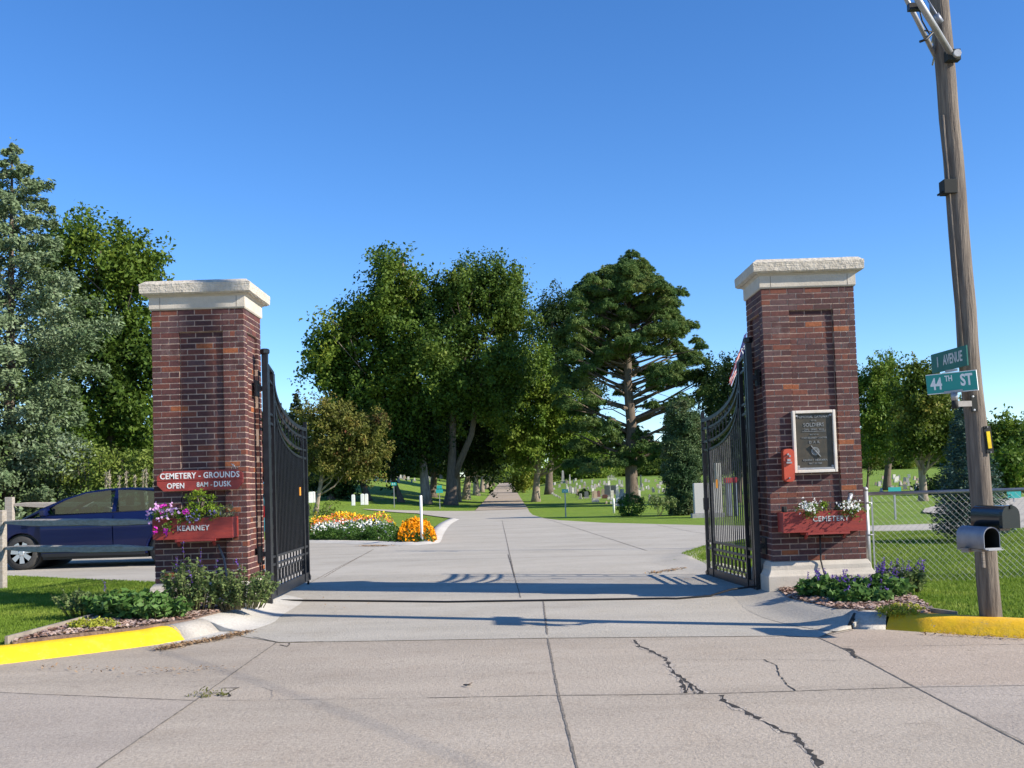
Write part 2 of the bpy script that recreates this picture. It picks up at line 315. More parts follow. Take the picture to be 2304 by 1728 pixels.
def crown_pts(blobs, cdens, lper, rc, shell=.55, flat=.65, spray=0):
    """blobs: (centre, (rx,ry,rz)); leaf clumps near each blob's skin, leaves scattered in each clump"""
    out = []; nb = []
    for c, r in blobs:
        area = 4*math.pi*((r[0]*r[1])**1.6/3+(r[0]*r[2])**1.6/3+(r[1]*r[2])**1.6/3)**(1/1.6)
        n = max(4, int(area*cdens)); d = unit(n); rr = (shell+(1-shell)*RNG.random(n)**.6)*(1+RNG.normal(0, .07, n))
        cc = np.array(c)+d*rr[:, None]*np.array(r)
        k = RNG.integers(max(1, int(lper*.5)), int(lper*1.5)+1, n); idx = np.repeat(np.arange(n), k)
        sc = rc*(.6+.8*RNG.random(n))
        if spray:
            ax = d*.75+unit(n)*.75+np.array([0, 0, .22]); ax /= np.linalg.norm(ax, axis=1, keepdims=True); L0 = (RNG.random(len(idx))**.8*2.1-.75)*sc[idx]*spray
            g = ax[idx]*L0[:, None]+RNG.normal(size=(len(idx), 3))*(.30*sc[idx]*(1.1-.42*np.clip(L0/(sc[idx]*spray), -.5, 1.3)))[:, None]
        else:
            g = RNG.normal(size=(len(idx), 3))*.5*sc[idx][:, None]*np.array([1, 1, flat]); g[:, 2] -= .3*(g[:, 0]**2+g[:, 1]**2)/rc
        out.append(cc[idx]+g); nb.append(d[idx]*.55)
    return np.concatenate(out), np.concatenate(nb)
def blob(u, v, ru, rv, D, dy=0, df=1.0):
    c = onY(u, v, D+dy); k = (D+dy)/F; return (c, (ru*k, ru*k*df, rv*k))
def trunk_mesh(base, top, r0, r1, limbs, flare=1.5, n=10, wob=.06):
    mb = MB(); base = Vector(base); top = Vector(top); H = (top-base).length; pts = []; rs = []
    for i in range(9):
        t = i/8; p = base.lerp(top, t); p += Vector((random.uniform(-1, 1), random.uniform(-1, 1), 0))*wob*H*.1*(0 if i == 0 else 1)
        pts.append(p); rs.append((r0*(1-t)+r1*t)*(1+(flare-1)*max(0, 1-t*9)))
    pts.insert(1, base.lerp(pts[1], .35)); rs.insert(1, r0*(1+(flare-1)*.3)); pts[0] = base-Vector((0, 0, .15))
    mb.tube(pts, rs, n)
    for (t, end, r) in limbs:
        i = t*(len(pts)-1); a = pts[int(i)].lerp(pts[min(int(i)+1, len(pts)-1)], i-int(i)); end = Vector(end); L = (end-a).length
        m1 = a.lerp(end, .4)+Vector((random.uniform(-.06, .06)*L, random.uniform(-.06, .06)*L, -.02*L)); m2 = a.lerp(end, .75)+Vector((random.uniform(-.05, .05)*L, 0, .05*L))
        mb.tube([a, m1, m2, end], [r, r*.75, r*.5, r*.18], 6)
        for q in range(2):
            e2 = m2.lerp(end, .3*q)+Vector((random.uniform(-.3, .3)*L, random.uniform(-.3, .3)*L, random.uniform(.05, .3)*L))
            mb.tube([m1.lerp(m2, .4+.5*q), e2], [r*.4, r*.1], 5)
    return mb
TD = 2.2
def tree(name, base, blobs, leaf, label, cat, mleaf, cdens=1.0, lper=40, rc=.9, r0=.3, bark='bark', group=None, top=None, shell=.55, aspect=.6, limb_r=None, nlimb=None, extra=None, spray=1.15):
    base = Vector(base); t = thing(name, base, label, cat, group)
    if base.y > 20:
        f = base.y/blobs[0][0][1]
        if abs(f-1) > .02:
            c0 = Vector((0, 0, HC)); blobs = [(c0+(Vector(c)-c0)*f, tuple(q*f for q in r)) for c, r in blobs]
            if top is not None: top = c0+(Vector(top)-c0)*f
            if extra: extra = [(a, c0+(Vector(b)-c0)*f, r) for a, b, r in extra]
    if spray: blobs = [(c, tuple(q*.88 for q in r)) for c, r in blobs]
    cdens *= TD*.6; leaf *= .88; lper = int(lper*2.7); rc *= .88; nl_ = len(blobs) if nlimb is None else nlimb; nlimb = nl_; extra_b = []
    for c, r in blobs:
        for q in range(5):
            d = Vector(unit(1)[0]); d.z = d.z*.8+.25; e = Vector(c)+Vector((d.x*r[0], d.y*r[1], d.z*r[2]))*random.uniform(.85, 1.08); k_s = random.uniform(.22, .42); extra_b.append((e, (r[0]*k_s, r[1]*k_s, r[2]*k_s)))
    blobs = blobs+extra_b
    cz = sorted(blobs, key=lambda b: b[0][2]); tp = Vector(top) if top is not None else Vector(cz[-1][0])
    if top is None: tp = base.lerp(tp, .85)
    H = (tp-base).length; limbs = []
    for c, r in (blobs if nlimb is None else blobs[:nlimb]):
        tt = min(.9, max(.28, (c[2]-base.z)/max(.1, H)*.62)); limbs.append((tt, Vector(c)+Vector((0, 0, -.1*r[2])), (limb_r or r0*.42)))
    if extra: limbs += extra
    trunk_mesh(base, tp, r0, r0*.3, limbs).build('trunk', bark, t)
    C, nb = crown_pts(blobs, cdens, lper, rc, shell, spray=spray); P = leaf_quads(C, leaf, aspect, nb)
    fast('crown', P, quads(len(C)), mleaf, t); return t
def conifer(name, base, H, prof, label, cat, mleaf, nb=120, leaf=.1, lper=60, tw=.35, r0=.15, droop=.15, up=.25, group=None, lean=(0, 0), start=.06, aspect=.45, bark='bark', az=None):
    """prof(t): branch reach at height fraction t; foliage as sprays of small needle-twig faces along every branch"""
    base = Vector(base); t = thing(name, base, label, cat, group); tip = base+Vector((lean[0], lean[1], H)); mb = MB()
    mb.tube([base-Vector((0, 0, .1)), base.lerp(tip, .3), base.lerp(tip, .7), tip], [r0, r0*.75, r0*.35, r0*.06], 8); Cs = []; Ds = []
    for i in range(nb):
        f = start+(1-start)*((i+random.random())/nb)**.9; f = min(f, .99); L = prof(f)*random.uniform(.72, 1.1)
        a = i*2.399+random.uniform(-.3, .3) if az is None else random.uniform(*az)
        if L < .05: L = .05
        d = Vector((math.cos(a), math.sin(a), 0)); p0 = base.lerp(tip, f)
        p1 = p0+d*L*.5+Vector((0, 0, -droop*L*.5)); p2 = p0+d*L+Vector((0, 0, -droop*L+up*L*.5*random.uniform(.5, 1.5)))
        if L > .3: mb.tube([p0, p1, p2], [r0*.16*(1.1-f), r0*.1*(1.1-f), r0*.03], 4)
        n = max(6, int(lper*L)); s = RNG.random(n)**.7; s = .12+.88*s
        A = np.array(p0)[None]*((1-s)**2)[:, None]+2*np.array(p1)[None]*(s*(1-s))[:, None]+np.array(p2)[None]*(s*s)[:, None]
        # side twigs
        side = np.array(d.cross(Vector((0, 0, 1)))); sd = RNG.choice([-1, 1], n)*RNG.random(n)**.8*tw*L*(1.05-s*.75)
        A = A+side[None]*sd[:, None]+np.array(d)[None]*(np.abs(sd)*.45)[:, None]; A[:, 2] += RNG.normal(0, .03+.035*L, n)-np.abs(sd)*droop*.6
        Cs.append(A); Ds.append(np.array(d)[None]*.7+side[None]*(np.sign(sd)*.7)[:, None]+np.array([0, 0, .15]))
    n = 40; s = RNG.random(n); C0 = np.array(base.lerp(tip, .93))[None]*(1-s)[:, None]+np.array(tip)[None]*s[:, None]+RNG.normal(0, leaf*.5, (n, 3)); Cs.append(C0); Ds.append(unit(n)+np.array([0, 0, 1]))
    mb.build('trunk', bark, t); C = np.concatenate(Cs); D = np.concatenate(Ds)
    fast('crown', leaf_quads(C, leaf, aspect, None, .6, .4, D), quads(len(C)), mleaf, t); return t
def bush(name, blobs, leaf, label, cat, mleaf, cdens, lper, rc, base=None, shell=.6, aspect=.55, group=None, stems=True):
    b0 = blobs[0][0]; base = Vector(base) if base is not None else Vector((b0[0], b0[1], b0[2]-blobs[0][1][2])); t = thing(name, base, label, cat, group)
    if stems:
        mb = MB()
        for c, r in blobs:
            for k in range(4): mb.tube([base+Vector((random.uniform(-.1, .1), random.uniform(-.1, .1), 0)), Vector(c)+Vector((random.uniform(-.4, .4)*r[0], random.uniform(-.4, .4)*r[1], random.uniform(0, .5)*r[2]))], [.03*min(1, r[2]), .008], 5)
        mb.build('stems', 'bark', t)
    C, nb = crown_pts(blobs, cdens, lper, rc, shell); fast('foliage', leaf_quads(C, leaf, aspect, nb), quads(len(C)), mleaf, t); return t

# ================================================================== THE SETTING
def sheet(name, poly, zf, m, step=1.0, thick=0, kind='structure'):
    bm = bmesh.new(); f = bm.faces.new([bm.verts.new((p[0], p[1], 0)) for p in poly]); bmesh.ops.triangulate(bm, faces=[f])
    xs = [p[0] for p in poly]; ys = [p[1] for p in poly]
    def cuts(a, b):
        v = math.floor(a); out = []
        while v < b:
            out.append(v); v += step*(1 if v < 40 else (3 if v < 120 else 12))
        return out[1:]
    for ax, cs in ((0, cuts(max(min(xs), -60), min(max(xs), 60))[::2]), (1, cuts(min(ys), max(ys)))):
        for c in cs:
            co = (c, 0, 0) if ax == 0 else (0, c, 0); no = (1, 0, 0) if ax == 0 else (0, 1, 0)
            bmesh.ops.bisect_plane(bm, geom=bm.verts[:]+bm.edges[:]+bm.faces[:], plane_co=co, plane_no=no, dist=1e-5)
    if thick:
        be = [e for e in bm.edges if e.is_boundary]
        for v in bm.verts: v.co.z = zf(v.co.x, v.co.y)
        r = bmesh.ops.extrude_edge_only(bm, edges=be)
        for v in [g for g in r['geom'] if isinstance(g, bmesh.types.BMVert)]: v.co.z -= thick
    else:
        for v in bm.verts: v.co.z = zf(v.co.x, v.co.y)
    bmesh.ops.recalc_face_normals(bm, faces=bm.faces)
    if sum(f.normal.z*f.calc_area() for f in bm.faces) < 0: bmesh.ops.reverse_faces(bm, faces=bm.faces)
    me = bpy.data.meshes.new(name); bm.to_mesh(me); bm.free(); o = link(me, name, m, None, Vector(), Vector()); 
    if kind: o['kind'] = kind
    return o
# one ground sheet to the horizon
gx = np.unique(np.concatenate([np.linspace(-1200, -100, 12), np.arange(-100, 100.1, 2.5), np.linspace(100, 1200, 12)])); gy = np.unique(np.concatenate([np.arange(-60, 60, 1.0), np.arange(60, 200, 3.0), np.arange(200, 500, 10), np.linspace(500, 1500, 11)]))
X, Y_ = np.meshgrid(gx, gy); Zg = G(X, Y_)-.035; P = np.stack([X.ravel(), Y_.ravel(), Zg.ravel()], 1); nx = len(gx)
ii = (np.arange(len(gy)-1)[:, None]*nx+np.arange(nx-1)[None]).ravel(); Q = np.stack([ii, ii+1, ii+nx+1, ii+nx], 1)
g = fast('ground', P, Q, 'lawn'); g.data.polygons.foreach_set('use_smooth', [True]*len(Q)); struct(g)
z0 = lambda x, y: float(G(x, y)); zo = lambda k: (lambda x, y: float(G(x, y))+k)
KL = [(-60, 5.6), (-14, 6.1), (-9, 7.0), (-6.6, 8.05), (-4.62, 9.3), (-3.56, 10.12), (-3.33, 10.41), (-3.12, 10.9), (-3.0, 11.5), (-3.05, 12.3)]
KR = [(60, 4.6), (14, 5.3), (9, 6.55), (6.3, 7.75), (4.33, 8.96), (3.72, 9.42), (3.40, 9.67), (3.10, 9.80), (2.86, 10.35), (2.78, 11.2), (2.88, 12.2)]
jl = [V('B3', 65, 508), V('B3', 1555, 485), V('B4', 900, 470), V('B4', 1080, 480)]
JP = [onG(*p) for p in jl]
front = [(-3.02, 10.75)]+[(p.x, p.y) for p in JP]+[(3.05, 9.85)]
sheet('street', [(-60, -30), (60, -30)]+KR[:8]+[(p.x, p.y) for p in JP[::-1]]+[(-3.02, 10.75)]+KL[:7][::-1], zo(.0), 'street', 1)
road_r = [(5.58, 30.5), (2.97, 35.0), (1.70, 38.9), (1.19, 42.0), (.84, 48.0), (.80, 56), (.85, 64)]
inner = front+[(2.86, 10.35), (2.78, 11.2), (2.95, 12.4), (2.98, 14.5), (2.85, 16.1), (2.60, 17.6), (2.85, 18.7), (3.8, 21.0), (5.2, 22.6), (8, 23.6), (12, 23.6), (40, 22.8), (40, 27.0), (11.2, 27.2), (8.6, 27.2)]+road_r
SR = [onG(*V('R5', *q)) for q in ((1550, 920), (1000, 915), (670, 903), (640, 901))]; SL = [onG(*V('R5', *q)) for q in ((650, 905), (1100, 940), (1430, 985))]
inner += [(-2.42, 64)]+[(p.x, p.y) for p in SR[:3]]+[(p.x, p.y) for p in SL]+[(-2.45, 38), (-2.2, 30.8), (-1.95, 25.8), (-2.25, 24.7), (-3.66, 26.0), (-5.5, 27.6), (-8, 29.0), (-40, 30.0), (-40, 22.5), (-13, 20.6), (-8.98, 18.25), (-5.55, 15.94), (-4.0, 14.6), (-3.25, 13.6), (-3.12, 12.4), (-3.0, 11.5)]
sheet('driveway', inner, zo(.004), 'drive', 1)
sheet('branch_path', [(11.0, 27.0), (12.6, 29), (13.5, 32), (13.9, 35.4), (15.4, 39), (18.4, 44.4), (30, 58), (36, 58), (23.5, 44), (19, 38), (17.4, 33), (17.6, 29), (18.8, 27.0)], zo(.012), 'drive', 1)
gr = []; gl = []
for y, in ((64,), (80,), (100,), (122,), (150,), (180,), (210,), (240,), (270,), (292,)):
    t = (y-64)/(296-64); xr = .85+t*(-.7-.85); gr.append((xr, y)); gl.append((xr-3.28, y))
sheet('gravel_avenue', gr+gl[::-1], zo(.02), 'gravel', 1)
sheet('driveway_edge', [(-3.55, 10.25), (-3.2, 10.15), (-2.92, 10.75), (-2.92, 11.7), (-3.35, 11.7), (-3.55, 10.9)], zo(.0015), 'apron', .5)
# raised lawns beside the entrance
bL = [(-60, 5.75), (-14, 6.25), (-9.1, 7.2), (-6.75, 8.25), (-4.80, 9.5), (-3.75, 10.35), (-3.45, 10.9), (-3.28, 11.5), (-3.2, 12.4), (-3.3, 13.6), (-4.02, 14.6), (-5.57, 15.94), (-9.0, 18.25), (-13, 20.55), (-60, 21)]
bR = [(60, 4.8), (14, 5.5), (9.1, 6.75), (6.4, 7.95), (4.5, 9.15), (3.9, 9.62), (3.55, 9.9), (3.3, 10.1), (3.1, 10.6), (3.05, 12.4), (3.15, 14.5), (2.9, 16.1), (2.66, 17.6), (2.9, 18.6), (3.85, 20.9), (5.25, 22.5), (8, 23.5), (12, 23.5), (40, 22.7), (60, 22.6)]
zl = lambda x, y: float(np.interp(y, [5, 9, 11, 14, 18, 24], [-.09, -.035, -.02, -.0, .0, .01])+.006*math.sin(x*2.1+y)+.006*math.sin(y*1.7-x))
zr = lambda x, y: float(np.interp(y, [5, 9, 11, 14, 18, 24], [-.10, -.05, -.05, -.06, -.02, .0])+.006*math.sin(x*2.1+y)+.006*math.sin(y*1.7-x))
sheet('lawn', bL, zl, 'lawn2', .7, .3); sheet('lawn', bR[::-1], zr, 'lawn2', .7, .3)
# flowerbed island lawn kerb (white rim of the island)
def sweep(name, path, prof, m, zf, side=1):
    """prof: (offset towards the lawn, height) ; heights may be scaled per path point by a third entry"""
    mb = MB(); n = len(prof); pts = [Vector((p[0], p[1], 0)) for p in path]; sc = [p[2] if len(p) > 2 else 1 for p in path]; vs = []
    for i, p in enumerate(pts):
        d = (pts[min(i+1, len(pts)-1)]-pts[max(i-1, 0)]).normalized(); nn = Vector((-d.y, d.x, 0))*side
        for o, h in prof:
            q = p+nn*o; vs.append((q.x, q.y, zf(p.x, p.y)+h*sc[i]))
    mb.add(vs, [(i*n+k, i*n+k+1, (i+1)*n+k+1, (i+1)*n+k) for i in range(len(pts)-1) for k in range(n-1)], True); L_ = len(vs); mb.f += [tuple(range(n)), tuple(range(L_-1, L_-n-1, -1))]; mb.sm += [False]*2
    return struct(mb.build(name, m, loc=(0, 0, 0)))
def dense(path, step=.25):
    out = []
    P3 = [Vector((p[0], p[1], p[2] if len(p) > 2 else 1)) for p in path]
    for i in range(len(P3)-1):
        a, b, c, d = P3[max(i-1, 0)], P3[i], P3[i+1], P3[min(i+2, len(P3)-1)]; n = max(1, int((c-b).xy.length/step))
        for k in range(n):
            t = k/n; out.append(tuple(.5*((2*b)+(c-a)*t+(2*a-5*b+4*c-d)*t*t+(3*b-a-3*c+d)*t**3)))
    out.append(tuple(P3[-1])); return out
KP = [(-.02, -.02), (0, .006), (.03, .03), (.09, .085), (.15, .118), (.22, .132), (.36, .128), (.40, .05)]
kl = dense([p for p in KL if p[0] > -20]); kr = dense([p for p in KR if p[0] < 20])
def part_of(path, a, b): return [p for p in path if a(p) and b(p)]
il = min(range(len(kl)), key=lambda i: (kl[i][0]+3.37)**2+(kl[i][1]-10.36)**2); jl2 = min(range(len(kl)), key=lambda i: (kl[i][0]+3.11)**2+(kl[i][1]-10.93)**2)
sweep('painted_kerb', kl[:il+1], KP, 'yellow2', z0, 1); sweep('kerb', kl[il:jl2+1], KP, 'gkerb', z0, 1)
ir = min(range(len(kr)), key=lambda i: (kr[i][0]-3.47)**2+(kr[i][1]-9.60)**2); jr = min(range(len(kr)), key=lambda i: (kr[i][0]-3.15)**2+(kr[i][1]-9.8)**2)
sweep('painted_kerb', kr[:ir+1], KP, 'yellow', z0, -1); sweep('kerb', kr[ir:jr+1], KP, 'gkerb', z0, -1)
AP = [(-.30, .002), (-.18, .010), (-.05, .035), (.08, .08), (.20, .115), (.32, .128), (.50, .12), (.52, 0)]
sweep('apron', [(p[0]+.02, p[1], max(.15, 1-(i*.022))) for i, p in enumerate(dense([(kl[jl2][0]-.005, kl[jl2][1]+.01), (-3.05, 11.15), (-3.0, 11.5), (-3.04, 12.0), (-3.06, 13.2), (-3.22, 13.8), (-3.9, 14.7)], .1))], AP, 'apron', zo(.004), 1)
sweep('apron', [(p[0], p[1], max(.3, 1-(i*.018))) for i, p in enumerate(dense([(3.16, 9.79), (2.95, 10.1), (2.80, 10.7), (2.78, 11.4), (2.86, 12.2), (2.93, 13.5), (2.93, 14.8), (2.80, 16.2), (2.58, 17.5), (2.80, 18.6), (3.75, 20.9)], .12))], AP, 'drive', zo(.004), -1)
IP = [(-.10, .002), (0, .02), (.10, .05), (.30, .055), (.34, .0)]
sweep('island_kerb', dense([(-2.46, 44.4), (-2.45, 38), (-2.2, 30.8), (-1.98, 26.2), (-2.02, 25.2), (-2.35, 24.75), (-3.66, 26.0), (-5.5, 27.6), (-8, 29.0)], .5), IP, 'apron', zo(.004), -1)
# pavement joints and cracks
def ribbon(name, pts, w, m, jit=.0, wj=.0, off=.006, seg=.06, fn=onG):
    w *= .55; jit *= .6
    P3 = [fn(*p) for p in pts]; P3 = [p for p in P3 if p is not None]; line = []
    for a, b in zip(P3[:-1], P3[1:]):
        n = max(1, int((b-a).length/seg)); n = min(n, 400)
        for k in range(n): line.append(a.lerp(b, k/n))
    line.append(P3[-1]); vs = []
    for i, p in enumerate(line):
        d = (line[min(i+1, len(line)-1)]-line[max(i-1, 0)]).normalized(); nn = Vector((-d.y, d.x, 0)); j = random.gauss(0, jit); ww = w/2*(1+random.uniform(-wj, wj))
        for s in (-1, 1):
            q = p+nn*(j+s*ww*random.uniform(1-wj*.5, 1+wj*.5)); vs.append((q.x, q.y, float(G(q.x, q.y))+off*.55+(.0045 if q.y > 10.0 and abs(q.x) < 3.2 or q.y > 12 else 0)))
    mb = MB().add(vs, [(2*i, 2*i+1, 2*i+3, 2*i+2) for i in range(len(line)-1)]); return struct(mb.build(name, m, loc=(0, 0, 0)))
D0, D1, D2, D3 = [onG(*V('B4', *q)) for q in ((1080, 480), (1210, 540), (1600, 750), (2500, 1200))]; D4 = onG(*V('B4', 2500, 738))
xy = lambda p: (p.x, p.y)
M['slab_tan'] = concrete('tan slab concrete', (.395, .318, .245), (.43, .355, .28), .9, (.355, .28, .21)); M['slab_grey'] = concrete('grey slab concrete', (.37, .315, .258), (.405, .35, .29), .9, (.335, .28, .225))
sheet('street_slab', [xy(D0), xy(D1), xy(D2), xy(D4), (9, 6.0), (9, 6.5), (6.3, 7.7), (4.33, 8.9), (3.72, 9.36), (3.42, 9.6), (3.1, 9.7)], zo(.001), 'slab_tan', 1)
sheet('street_slab', [xy(D2), xy(D3), (D3.x+3, D3.y), (9, 5.9), xy(D4)], zo(.0012), 'slab_grey', 1)
E0, E1, E2, E3 = [onG(*V('B2', *q)) for q in ((1500, 425), (1080, 735), (0, 687), (400, 1220))]
sheet('street_slab', [xy(E1), xy(E3), (E3.x-4, E3.y), (-9, 7.2), xy(E2)], zo(.001), 'slab_grey', 1)
J = 'pavement_joint'
ribbon(J, jl[:4]+[V('B4', 1270, 440)], .028, 'joint', .002, .3, .0050)
ribbon(J, [V('B2', 1400, 382), V('B3', 65, 508)], .025, 'joint', .002, .3, .0051)
ribbon(J, [V('B3', 1530, 275), V('B3', 1555, 485), V('B3', 1615, 805), V('B3', 1715, 1199), V('B3', 1760, 1400)], .030, 'joint', .002, .3, .0052)
ribbon(J, [V('R5', 1805, 1000), V('R5', 1910, 1475), V('B3', 1335, 20), V('B3', 1405, 262)], .026, 'joint', .003, .4, .0050)
ribbon(J, [V('B2', -200, 683), V('B2', 0, 687), V('B2', 1080, 735)], .022, 'joint', .002, .5, .0053)
ribbon(J, [V('B2', 1080, 735), V('B3', 0, 832), V('B3', 1000, 815)], .012, 'spall', .002, .5, .0053)
ribbon(J, [V('B3', 900, 817), V('B3', 1615, 805), V('B4', 0, 800), V('B4', 550, 790), V('B4', 1610, 755), V('B4', 2212, 742), V('B4', 2500, 738)], .022, 'joint', .002, .4, .0054)
ribbon(J, [V('B2', 1530, 412), V('B2', 1080, 735), V('B2', 555, 1101), V('B2', 400, 1220)], .026, 'joint', .002, .3, .0056)
ribbon(J, [V('B4', 1080, 480), V('B4', 1210, 540), V('B4', 1600, 750), V('B4', 2212, 1065), V('B4', 2500, 1200)], .026, 'joint', .002, .3, .0057)
ribbon(J, [V('B4', 1210, 530), V('B4', 2212, 520), V('B4', 2500, 520)], .010, 'joint', .002, .8, .0058)
ribbon(J, [V('B4', 270, 595), V('B4', 820, 602), V('B4', 1230, 606)], .010, 'spall', .002, .8, .0058)
ribbon(J, [V('R5', 740, 1240), V('R5', 330, 1475)], .03, 'joint', .006, .5, .0054); ribbon(J, [V('B3', 580, 0), V('B3', 220, 190)], .025, 'joint', .006, .5, .0054)
ribbon(J, [V('R6', 380, 1115), V('R6', 860, 1265), V('R6', 1310, 1410)], .035, 'joint', .006, .5, .0054); ribbon(J, [V('R6', 1310, 1412), V('R6', 1640, 1412)], .02, 'joint', .003, .5, .0056)
ribbon(J, [V('R6', 1400, 1165), V('R6', 1640, 1215), V('R6', 1850, 1250)], .03, 'joint', .006, .5, .0054)
ribbon(J, [V('B3', 880, 172), V('B3', 1300, 165), V('B3', 1850, 158), V('B3', 2212, 157), V('B4', 420, 155)], .028, 'tan', .004, .7, .0054)
ribbon(J, [V('B3', 860, 172), V('B3', 250, 196)], .014, 'joint', .004, .7, .0054)
ribbon(J, [V('R5', 1450, 1010), V('R5', 2100, 1000)], .03, 'joint', .003, .4, .0054)
cr = 'pavement_crack'
c1 = [V('B4', 70, 490), V('B4', 95, 525), V('B4', 160, 550), V('B4', 245, 600), V('B4', 262, 640), V('B4', 290, 680), V('B4', 330, 715), V('B4', 348, 790)]
c2 = [V('B4', 330, 705), V('B4', 380, 745), V('B4', 420, 765), V('B4', 440, 795)]; c3 = [V('B4', 545, 795), V('B4', 560, 830), V('B4', 610, 850), V('B4', 690, 895), V('B4', 740, 920), V('B4', 850, 975), V('B4', 880, 1000), V('B4', 960, 1020), V('B4', 1000, 1090), V('B4', 1060, 1140), V('B4', 1085, 1194), V('B4', 1130, 1280)]
for c, a, b in ((c1, .05, .042), (c2, .06, .035), (c3, .05, .046)):
    ribbon(cr, c, a+.05, 'spall', .014, .9, .0028, .07); ribbon(cr, c, b, 'crack', .012, .95, .0046, .05)
ribbon(cr, [V('B4', 780, 603), V('B4', 850, 630), V('B4', 868, 690), V('B4', 910, 740), V('B4', 960, 775)], .012, 'crack', .006, .9, .0060, .04)
ribbon(cr, [V('B4', 350, 790), V('B4', 375, 735), V('B4', 400, 790)], .02, 'crack', .008, .9, .0065, .04)
ribbon(cr, [V('B4', 1200, 540), V('B4', 1250, 545), V('B4', 1290, 590), V('B4', 1320, 600)], .055, 'crack', .010, .9, .0063, .04)
ribbon(cr, [V('B2', 1220, 665), V('B2', 1320, 660), V('B2', 1265, 690), V('B2', 1270, 710), V('B2', 1220, 712)], .022, 'crack', .006, .8, .0060, .03)
ribbon(cr, [V('B2', 1320, 660), V('B2', 1450, 655), V('B2', 1510, 680), V('B2', 1500, 725)], .008, 'spall', .006, .8, .0060, .03)
ribbon(cr, [V('B2', 1550, 425), V('B2', 1590, 432), V('B2', 1605, 415)], .02, 'crack', .006, .8, .0060, .03)
# dark gap between kerb and apron on both sides
mb = MB(); mb.tube([(3.10, 9.76, -.12), (3.2, 9.93, -.03), (3.34, 10.12, -.005)], [.03, .02, .02], 6); struct(mb.build('kerb_joint', 'crack', loc=(0, 0, 0)))
# grass blades on the near lawns
def inpoly(x, y, poly):
    c = np.zeros(len(x), bool); n = len(poly)
    for i in range(n):
        x0, y0_ = poly[i][:2]; x1, y1 = poly[(i+1) % n][:2]
        c ^= ((y0_ > y) != (y1 > y)) & (x < (x1-x0)*(y-y0_)/(y1-y0_+1e-12)+x0)
    return c
def blades(label, poly, zf, n, h, box):
    x = RNG.uniform(box[0], box[1], n); y = RNG.uniform(box[2], box[3], n); k = inpoly(x, y, poly); x, y = x[k], y[k]; z = np.array([zf(a, b) for a, b in zip(x, y)]); m = len(x)
    a = RNG.uniform(0, 6.28, m); w = RNG.uniform(.004, .008, m); hh = h*RNG.uniform(.5, 1.3, m); lx = RNG.normal(0, .4, m)*hh; ly = RNG.normal(0, .4, m)*hh
    P = np.empty((m, 3, 3)); P[:, 0] = np.stack([x-np.cos(a)*w, y-np.sin(a)*w, z], 1); P[:, 1] = np.stack([x+np.cos(a)*w, y+np.sin(a)*w, z], 1); P[:, 2] = np.stack([x+lx, y+ly, z+hh], 1)
    return tag(fast('grass', P.reshape(-1, 3), np.arange(m*3).reshape(-1, 3), 'blade'), label, 'grass', None, 'stuff')
pl = [p for p in bL if p[0] > -30]; pr = bR
bedL = [(-4.66, 9.62), (-3.75, 10.3), (-3.4, 10.9), (-3.2, 12.2), (-4.4, 12.6), (-4.75, 11.9), (-4.6, 11.2)]
bedR = [(3.15, 10.3), (3.35, 10.1), (3.8, 9.72), (3.98, 9.95), (4.35, 11.9), (4.3, 12.5), (3.1, 12.4), (2.98, 11.4)]
def outside(poly, bed):
    return poly
blades('short mown grass on the lawn left of the entrance', pl, zl, 260000, .032, (-10, -3.3, 7, 18.5))
blades('short mown grass on the lawn behind the chain link fence', pr, zr, 380000, .034, (3, 11, 6.5, 23.5))
# mulch
def chips(name, label, cat, poly, zf, n, size, m, box, up=2.5, hs=.02):
    x = RNG.uniform(box[0], box[1], n); y = RNG.uniform(box[2], box[3], n); k = inpoly(x, y, poly); x, y = x[k], y[k]
    z = np.array([zf(a, b) for a, b in zip(x, y)])+RNG.random(len(x))*hs+.006
    return tag(fast(name, leaf_quads(np.stack([x, y, z], 1), size, .6, None, up, .6), quads(len(x)), m), label, cat, None, 'stuff')
zbl = lambda x, y: zl(x, y)+.045; zbr = lambda x, y: zr(x, y)+.045
sheet('soil_bed', bedL, zbl, 'soil', .5, .1); sheet('soil_bed', bedR, zbr, 'soil', .5, .1)
chips('mulch', 'pinkish wood chip mulch around the shrubs at the left pillar', 'mulch', bedL, zbl, 9000, .05, 'chip', (-4.8, -3.1, 9.5, 12.6))
chips('mulch', 'wood chip mulch around the purple flowers at the right pillar', 'mulch', bedR, zbr, 6000, .05, 'chip', (2.9, 4.4, 9.6, 12.6))
def strip_chips(label, path, n, spread, size):
    P3 = [onG(*p) for p in path]; xs = []; 
    for i in range(n):
        k = random.random()*(len(P3)-1); i0 = int(k); p = P3[i0].lerp(P3[i0+1], k-i0); xs.append((p.x+random.gauss(0, spread), p.y+random.gauss(0, spread*.6)))
    C = np.array([(x, y, float(G(x, y))+.012+random.random()*.018) for x, y in xs])
    return tag(fast('leaf_litter', leaf_quads(C, size, .4, None, 2.5, .6), quads(len(C)), 'litter'), label, 'leaf litter', None, 'stuff')
strip_chips('brown dry leaf litter swept against the kerb by the left pillar', [V('B2', 880, 455), V('B2', 1000, 430), V('B2', 1200, 395), V('B2', 1370, 352)], 1100, .055, .035)
strip_chips('sparse dead leaves scattered over the street concrete', [V('B2', 150, 550), V('B2', 900, 580), V('B2', 1200, 560)], 120, .12, .03)
strip_chips('thin line of dead leaves below the yellow kerb on the right', [V('B4', 1650, 462), V('B4', 2212, 495)], 130, .035, .03)
strip_chips('dry brown debris at the foot of the flower bed island', [V('R5', 650, 1215), V('R5', 850, 1215)], 260, .12, .05)
strip_chips('reddish dry twigs lying beside the right gate', [V('B4', 150, 128), V('B4', 340, 100)], 90, .05, .06)
